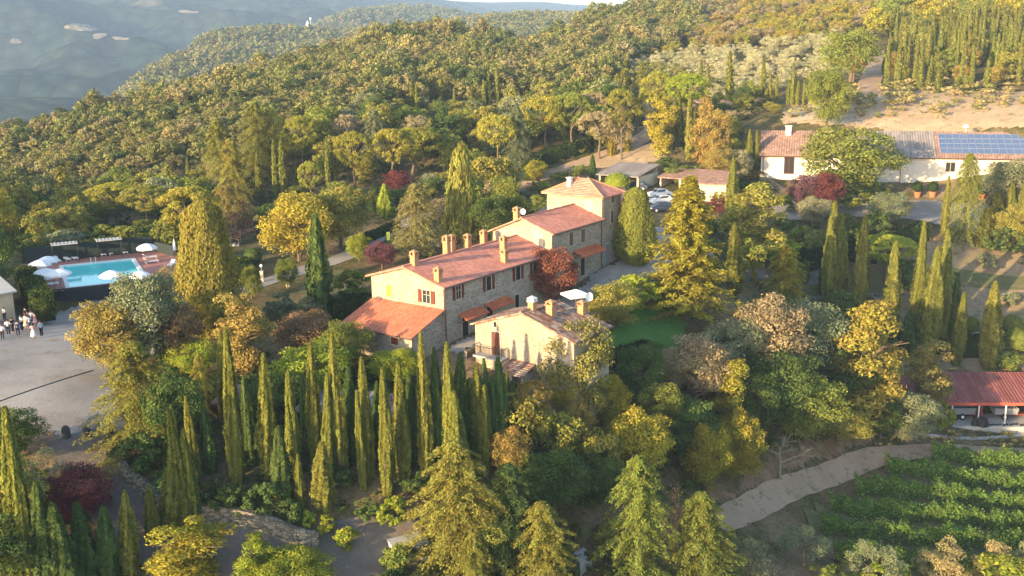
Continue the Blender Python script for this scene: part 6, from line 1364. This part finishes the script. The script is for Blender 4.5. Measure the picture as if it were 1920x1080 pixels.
KZ = [tuple(hitg(u, v)[:2]) for u, v in [(1120,305),(1160,265),(1225,262),(1260,300)]]
X, Y, Z, u, v, r = scatter(ZP, 5.6, 901, 1.6)
PL_ = [('broadm','D','dark green rounded tree in the dense wood between the pool and the hill road'),('broadm','G','mid green rounded tree in the dense wood between the pool and the hill road'),('broadm','M','olive yellow rounded tree in the dense wood between the pool and the hill road'),
       ('firm','M','shaggy yellowish conifer in the dense wood between the pool and the hill road'),('broadm','O','grey green rounded tree in the dense wood between the pool and the hill road'),('broadm','P','pale brownish tree in the dense wood between the pool and the hill road')]
def place(u, v):
    if u < 330 and v > 350: return 'behind the pool'
    if u < 640 and v < 330: return 'below the forested slope at upper left'
    if u < 640: return 'between the pool and the big oaks'
    if v > 345: return 'behind the farmhouse'
    if u < 900: return 'above the large umbrella pine'
    if u < 1130: return 'around the umbrella pine pair by the hill road'
    if v > 235: return 'between the garages and the barn'
    return 'between the hill road and the silver olive grove'
PKX = []; ni = 0
for i in range(len(X)):
    c = int(r.choice(6, p=[.2,.25,.27,.08,.1,.1])); kd, cl, lb = PL_[c]
    h = r.uniform(5, 9) * (.8 if v[i] > 400 else 1.0); h = h*1.25 if kd == 'firm' else h
    if u[i] > 1150: h *= .62
    wd = h*r.uniform(.85, 1.15) if kd != 'firm' else h*.6
    if hides(X[i], Y[i], Z[i], h, wd):
        h = max(2.2, h*.4); kd = 'broadm' if kd == 'firm' else kd; wd = h*1.5
    if kd == 'firm' or (ni < 195 and -30 < u[i] < 1950):
        ni += kd != 'firm'; lb = lb.split(' in the ')[0].replace('rounded ', '') + ' in the wood ' + place(u[i], v[i]); plant(kd, X[i], Y[i], h, wd, cl, lb, lb.split(' in the ')[0] + 's ' + place(u[i], v[i]), single=True)
    else: PKX.append((X[i], Y[i], Z[i], h, wd)); TREES.append((X[i], Y[i], wd))
PKX = np.array(PKX)
print('park trees', len(X))
# small-tree forest on the near hill
fproto = [g_broad(rg(500+i), 1000, M_forest, 24, ls=.4, low=.05) for i in range(6)]
PR['fst'] = (fproto, [], 10, None); NM['fst'] = 'forest_tree'; CN['forest_tree'] = 'tree'
def gn_stuff(name, X, Y, Z, S, rot, meshes, label=None, cat=None):
    pc = bpy.data.collections.new(name + '_sources')
    for i, me in enumerate(meshes):
        o = bpy.data.objects.new('%s_source' % name, me); pc.objects.link(o)
    me = bpy.data.meshes.new(name); me.vertices.add(len(X)); me.vertices.foreach_set('co', np.column_stack([X, Y, Z]).ravel().astype(float))
    a = me.attributes.new('scl', 'FLOAT_VECTOR', 'POINT'); a.data.foreach_set('vector', np.asarray(S).ravel()); b = me.attributes.new('rz', 'FLOAT_VECTOR', 'POINT'); b.data.foreach_set('vector', np.column_stack([np.zeros(len(X)), np.zeros(len(X)), rot]).ravel())
    c = me.attributes.new('pick', 'INT', 'POINT'); c.data.foreach_set('value', rg(len(X)).integers(0, len(meshes), len(X)).astype(np.int32)); me.update()
    ob = bpy.data.objects.new(name, me); COL.objects.link(ob); g = bpy.data.node_groups.new(name, 'GeometryNodeTree'); g.interface.new_socket('Geometry', in_out='INPUT', socket_type='NodeSocketGeometry'); g.interface.new_socket('Geometry', in_out='OUTPUT', socket_type='NodeSocketGeometry')
    N = g.nodes; Lk = g.links; gi = N.new('NodeGroupInput'); go = N.new('NodeGroupOutput'); ip = N.new('GeometryNodeInstanceOnPoints'); ci = N.new('GeometryNodeCollectionInfo'); ci.inputs[0].default_value = pc; ci.inputs[1].default_value = True; ci.inputs[2].default_value = True
    def at(nm, ty):
        n = N.new('GeometryNodeInputNamedAttribute'); n.data_type = ty; n.inputs[0].default_value = nm; return n.outputs[0]
    Lk.new(gi.outputs[0], ip.inputs['Points']); Lk.new(ci.outputs[0], ip.inputs['Instance']); ip.inputs['Pick Instance'].default_value = True; Lk.new(at('pick', 'INT'), ip.inputs['Instance Index'])
    e2r = N.new('FunctionNodeEulerToRotation'); Lk.new(at('rz', 'FLOAT_VECTOR'), e2r.inputs[0]); Lk.new(e2r.outputs[0], ip.inputs['Rotation']); Lk.new(at('scl', 'FLOAT_VECTOR'), ip.inputs['Scale']); Lk.new(ip.outputs[0], go.inputs[0])
    m = ob.modifiers.new('scatter', 'NODES'); m.node_group = g; tag(ob, label, cat, kind='stuff'); return ob
X, Y, Z, u, v, r = scatter(ZF, 4.1, 902, 1.0)
h = np.clip(np.exp(r.normal(1.47, .24, len(X))), 2.6, 8) * np.where(u < 700, 1.0, 1.15); inf = (u > -40) & (u < 1960) & (v > -30)
ind = np.nonzero(inf)[0][:290]; rest = np.setdiff1d(np.arange(len(X)), ind)
def fplace(u, v):
    a = 'at the far left' if u < 250 else 'left of centre' if u < 560 else 'above the umbrella pines' if u < 900 else 'above the hill road'
    b = 'near the foot of the forested hill' if v > 330 - max(0, u - 200) * .28 else 'higher up the forested hill'
    return a, b
for i in ind:
    a, b = fplace(u[i], v[i]); big = 'larger' if h[i] > 5.4 else 'small'
    plant('fst', X[i], Y[i], h[i], h[i]*r.uniform(1.0, 1.4), 'M', '%s olive green oak %s, %s' % (big, b, a), '%s oaks %s, %s' % (big, b, a), single=True)
print('forest', len(X))
h2 = h[rest]; gn_stuff('forest', X[rest], Y[rest], Z[rest]-.2, np.column_stack([h2*.115*r.uniform(.85,1.25,len(h2)), h2*.115*r.uniform(.85,1.25,len(h2)), h2*.125]), r.uniform(0, 6.28, len(h2)), fproto, 'close packed oak forest covering the hill up to its ridge', 'forest')
# unseen trees added outside the frame on the left to shade the yard
xs = []; rr = rg(33)
for _ in range(210):
    x, y = rr.uniform(-175, -86), rr.uniform(35, 190); uu, vv, dd = proj(x, y, 6)
    if float(uu) < -120: xs.append((x, y))
xs = np.array(xs); hs = rr.uniform(9, 14, len(xs)); gn_stuff('offframe_shade_wood', xs[:, 0], xs[:, 1], gz(xs[:, 0], xs[:, 1]), np.column_stack([hs*.08, hs*.08, hs*.1]), rr.uniform(0, 6, len(xs)), fproto, 'unseen wood added left of the yard to shade it', 'wood')
M_woodleaf = foliage('wood_foliage', [(0, (.1,.14,.035)), (.3, (.18,.21,.045)), (.6, (.28,.26,.06)), (.8, (.22,.24,.11)), (1, (.08,.12,.03))])
wproto = [g_broad(rg(560+i), 1500, M_woodleaf, 30, ls=.34) for i in range(5)]
gn_stuff('garden_wood', PKX[:,0], PKX[:,1], PKX[:,2]-.2, np.column_stack([PKX[:,4]*.1, PKX[:,4]*.1, PKX[:,3]*.1]), rg(3).uniform(0, 6, len(PKX)), wproto, 'rest of the dense mixed wood between the near trees and the forested hill', 'wood')
# ridge trees beyond the valley
zr_i = lambda x, y: 0
gxr, gyr = np.linspace(-900, 700, 160), np.linspace(520, 3100, 200)
def rz_(x, y):
    i = np.clip(np.searchsorted(gxr, x)-1, 0, 158); j = np.clip(np.searchsorted(gyr, y)-1, 0, 198); fx = (x-gxr[i])/(gxr[i+1]-gxr[i]); fy = (y-gyr[j])/(gyr[j+1]-gyr[j])
    return (1-fx)*(1-fy)*ZR[j, i]+fx*(1-fy)*ZR[j, i+1]+(1-fx)*fy*ZR[j+1, i]+fx*fy*ZR[j+1, i+1]
rr = rg(34); X = rr.uniform(-880, 500, 60000); Y = 560 + 1700*rr.random(60000)**1.1; Z = rz_(X, Y); u, v, d = proj(X, Y, Z); k = (u > -60) & (u < 1450) & (v < 300) & (v > -30) & (Y < 1150 + 1400*rr.random(60000)); X, Y, Z = X[k], Y[k], Z[k]
print('ridge trees', len(X)); hh = rr.uniform(6, 11, len(X)) * (1 + (Y-600)/2500)
fl = [g_broad(rg(520+i), 150, M_forest, 14, ls=1.0, low=.0) for i in range(3)]
gn_stuff('ridge_woodland', X, Y, Z-.5, np.column_stack([hh*.11, hh*.11, hh*.09]), rr.uniform(0, 6, len(X)), fl, 'woodland covering the ridge beyond the valley', 'woodland')
# silver olive grove
ZO = [(1160,150),(1180,122),(1300,100),(1560,75),(1570,100),(1560,135),(1545,165),(1420,185),(1330,190),(1250,170)]
X, Y, Z, u, v, r = scatter(ZO, 5.4, 903, .8); print('grove', len(X))
for i in range(min(len(X), 290)): h = r.uniform(3.4, 4.8); plant('olivem', X[i], Y[i], h, h*1.15, 'W', 'small silvery olive tree of the hillside grove, ' + ('lower ' if v[i] > 135 else 'upper ') + ('left part' if u[i] < 1370 else 'right part'), 'olives of the grove ' + ('lower ' if v[i] > 135 else 'upper ') + ('left' if u[i] < 1370 else 'right'), single=True)
# yellow thicket above the grove
ZY = [(1180,122),(1270,95),(1330,50),(1420,10),(1600,0),(1720,12),(1700,40),(1600,60),(1560,78),(1300,100)]
X, Y, Z, u, v, r = scatter(ZY, 5.5, 904, .8); n = min(len(X), 280); print('thicket', len(X))
for i in range(n): h = r.uniform(3.2, 6); plant('broadm', X[i], Y[i], h, h*1.2, ['K','Y','M','P'][int(r.integers(4))], ('tall ' if h > 4.6 else 'low ') + 'yellowish bushy tree above the olive grove, ' + ('left part' if u[i] < 1420 else 'right part'), 'thicket trees ' + ('tall ' if h > 4.6 else 'low ') + ('left' if u[i] < 1420 else 'right'), single=True, name='thicket_tree')
# upper right: cypress band in front of oak wood
ZC = [(1645,168),(1655,120),(1665,70),(1800,55),(1990,70),(1990,175),(1800,178)]
X, Y, Z, u, v, r = scatter(ZC, 5.0, 905, .5); print('cyp band', len(X))
for i in range(len(X)):
    if r.random() < .72: h = r.uniform(5.5, 11) * (.75 if v[i] > 140 else 1); plant('cypm', X[i], Y[i], h, r.uniform(1.3, 2.3), (.17,.19,.045), 'slender cypress in the ' + ('front' if v[i] > 140 else 'back') + ' of the stand above the ' + ('grey roof' if u[i] < 1770 else 'solar panels'), 'stand cypresses ' + ('front ' if v[i] > 140 else 'back ') + ('left' if u[i] < 1770 else 'right'), single=True)
    else: h = r.uniform(4, 7); plant('broadm', X[i], Y[i], h, h, ['M','G','K'][int(r.integers(3))], 'bushy tree mixed into the cypress stand above the barn', 'bushy trees among the upper right cypresses', single=True)
ZW = [(1640,75),(1690,20),(1800,-20),(2000,-60),(2000,72),(1800,58)]
X, Y, Z, u, v, r = scatter(ZW, 6.0, 906, .5)
for i in range(min(len(X), 250)): h = r.uniform(7, 11); plant('broadm', X[i], Y[i], h, h*.95, ['M','G','Y'][int(r.integers(3))], 'tall leafy oak of the wood behind the cypress stand, upper right corner', 'oaks behind the upper right cypresses', single=True, name='oak_tree')
ZT = [(1640,-10),(1560,-70),(2000,-130),(2000,-60),(1800,-20)]
# slope wood filler under the big trees
ZS = [(960,830),(1000,740),(1090,730),(1180,690),(1290,680),(1360,610),(1450,560),(1580,575),(1650,640),(1680,700),(1760,700),(1760,800),(1640,800),(1500,826),(1400,876),(1290,935),(1250,980),(1130,960),(1000,930)]
X, Y, Z, u, v, r = scatter(ZS, 4.6, 907, .3); print('slope', len(X))
for i in range(len(X)):
    c = int(r.integers(3)); h = r.uniform(4, 6.5); plant('broadm', X[i], Y[i], h, h*.95, ['D','G','M'][c], ['dark green','mid green','yellow green'][c] + ' understorey tree filling the slope between the lawn and the dirt track', 'understorey trees of the slope', single=True, name='understorey_tree')
ZG = [(1300,600),(1290,520),(1330,430),(1440,430),(1540,420),(1650,410),(1730,430),(1650,520),(1560,520),(1450,545),(1400,590)]
X, Y, Z, u, v, r = scatter(ZG, 5.0, 908, .9)
for i in range(len(X)): h = r.uniform(1.6, 3.2); plant('bush', X[i], Y[i], h, h*1.4, ['D','G','N'][int(r.integers(3))], 'rounded garden shrub between the golden tree and the right hand cypresses', 'garden shrubs right of the golden tree', single=True)
ZB = [(420,880),(240,830),(330,700),(440,700),(560,660),(700,700),(860,720),(960,740),(950,900),(800,960),(640,960),(500,960)]
X, Y, Z, u, v, r = scatter(ZB, 3.2, 909, .3)
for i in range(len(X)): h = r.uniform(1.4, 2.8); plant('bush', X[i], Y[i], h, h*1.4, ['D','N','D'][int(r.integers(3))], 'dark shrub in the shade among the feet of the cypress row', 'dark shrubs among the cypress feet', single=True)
ZD = [(600,1000),(760,950),(960,960),(1250,1000),(1350,1010),(1330,1100),(1100,1200),(820,1180),(640,1130)]
X, Y, Z, u, v, r = scatter(ZD, 3.6, 910, .2)
for i in range(len(X)): h = r.uniform(2, 4); plant('bush', X[i], Y[i], h, h*1.2, ['D','G','M'][int(r.integers(3))], 'low shrub between the big conifers at the bottom edge', 'shrubs under the bottom conifers', single=True)
# undergrowth and dry scrub
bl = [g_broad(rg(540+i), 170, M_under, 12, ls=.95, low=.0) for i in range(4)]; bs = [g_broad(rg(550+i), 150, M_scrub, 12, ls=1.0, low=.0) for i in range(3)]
def tuft(nm, zone, step, seed, protos, h0, h1, lab, cat_, prob=1., world=False):
    X, Y, Z, u, v, r = scatter(zone, step, seed, 0, world); k = r.random(len(X)) < prob; X, Y, Z = X[k], Y[k], Z[k]; h = r.uniform(h0, h1, len(X)) ; print(nm, len(X))
    gn_stuff(nm, X, Y, Z-.1, np.column_stack([h*.16, h*.16, h*.1]), r.uniform(0, 6, len(X)), protos, lab, cat_)
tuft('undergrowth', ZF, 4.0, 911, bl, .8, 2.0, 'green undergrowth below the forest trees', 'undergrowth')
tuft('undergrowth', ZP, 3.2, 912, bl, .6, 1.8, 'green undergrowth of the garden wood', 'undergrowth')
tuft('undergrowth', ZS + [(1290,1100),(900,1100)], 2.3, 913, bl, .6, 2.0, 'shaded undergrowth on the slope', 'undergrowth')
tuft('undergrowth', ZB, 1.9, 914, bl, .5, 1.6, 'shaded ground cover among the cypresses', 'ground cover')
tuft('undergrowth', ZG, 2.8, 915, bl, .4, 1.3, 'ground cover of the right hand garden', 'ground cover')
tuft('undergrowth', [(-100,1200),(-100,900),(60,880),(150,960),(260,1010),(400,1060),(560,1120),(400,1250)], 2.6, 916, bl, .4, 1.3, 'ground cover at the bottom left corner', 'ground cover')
tuft('dry_scrub', [(1465,240),(1470,200),(1640,160),(1990,160),(1990,246),(1600,240)], 2.8, 917, bs, .7, 2.6, 'dry yellow scrub on the bank above the barn', 'scrub', .8)
tuft('dry_scrub', [(1640,470),(1760,440),(1990,450),(1990,700),(1640,700),(1600,560)], 3.4, 918, bs, .3, 1.0, 'dry grass tufts on the right hand terraces', 'dry grass', .6)
tuft('dry_scrub', [(1640,800),(1990,800),(1990,845),(1700,848),(1640,860)], 1.2, 919, bs, .3, .8, 'tall dry grass in front of the shelter', 'dry grass', .9)
tuft('dry_scrub', [(1300,1000),(1400,880),(1500,830),(1640,810),(1660,860),(1500,900),(1400,960)], 2.2, 920, bs, .2, .6, 'dry weeds beside the dirt track', 'dry weeds', .6)
tuft('dry_scrub', [(1640,30),(1300,30),(1280,-80),(2000,-160),(2000,20)], 4.5, 921, bs, 1.0, 4.0, 'golden scrub on the hilltop', 'scrub', .9)
for o_ in bpy.data.objects:
    if 'label' in o_ and not 4 <= len(o_['label'].split()) <= 16: print('LABEL', o_.name, len(o_['label'].split()), o_['label'])
# ------------------------------------------------------------------ haze: one closed box of air round everything
HZ = MB(); HZ.box(-5200, 5200, -420, 8200, -330, ZM.max() + 4); m, n, l, o = newmat('haze_air'); pv = n.new('ShaderNodeVolumePrincipled'); pv.inputs['Density'].default_value = .00017; pv.inputs['Color'].default_value = (.4,.6,.95,1); pv.inputs['Anisotropy'].default_value = -.15
l.new(pv.outputs[0], o.inputs['Volume']); hz = HZ.build('haze', m); tag(hz, kind='stuff'); hz.display_type = 'WIRE'
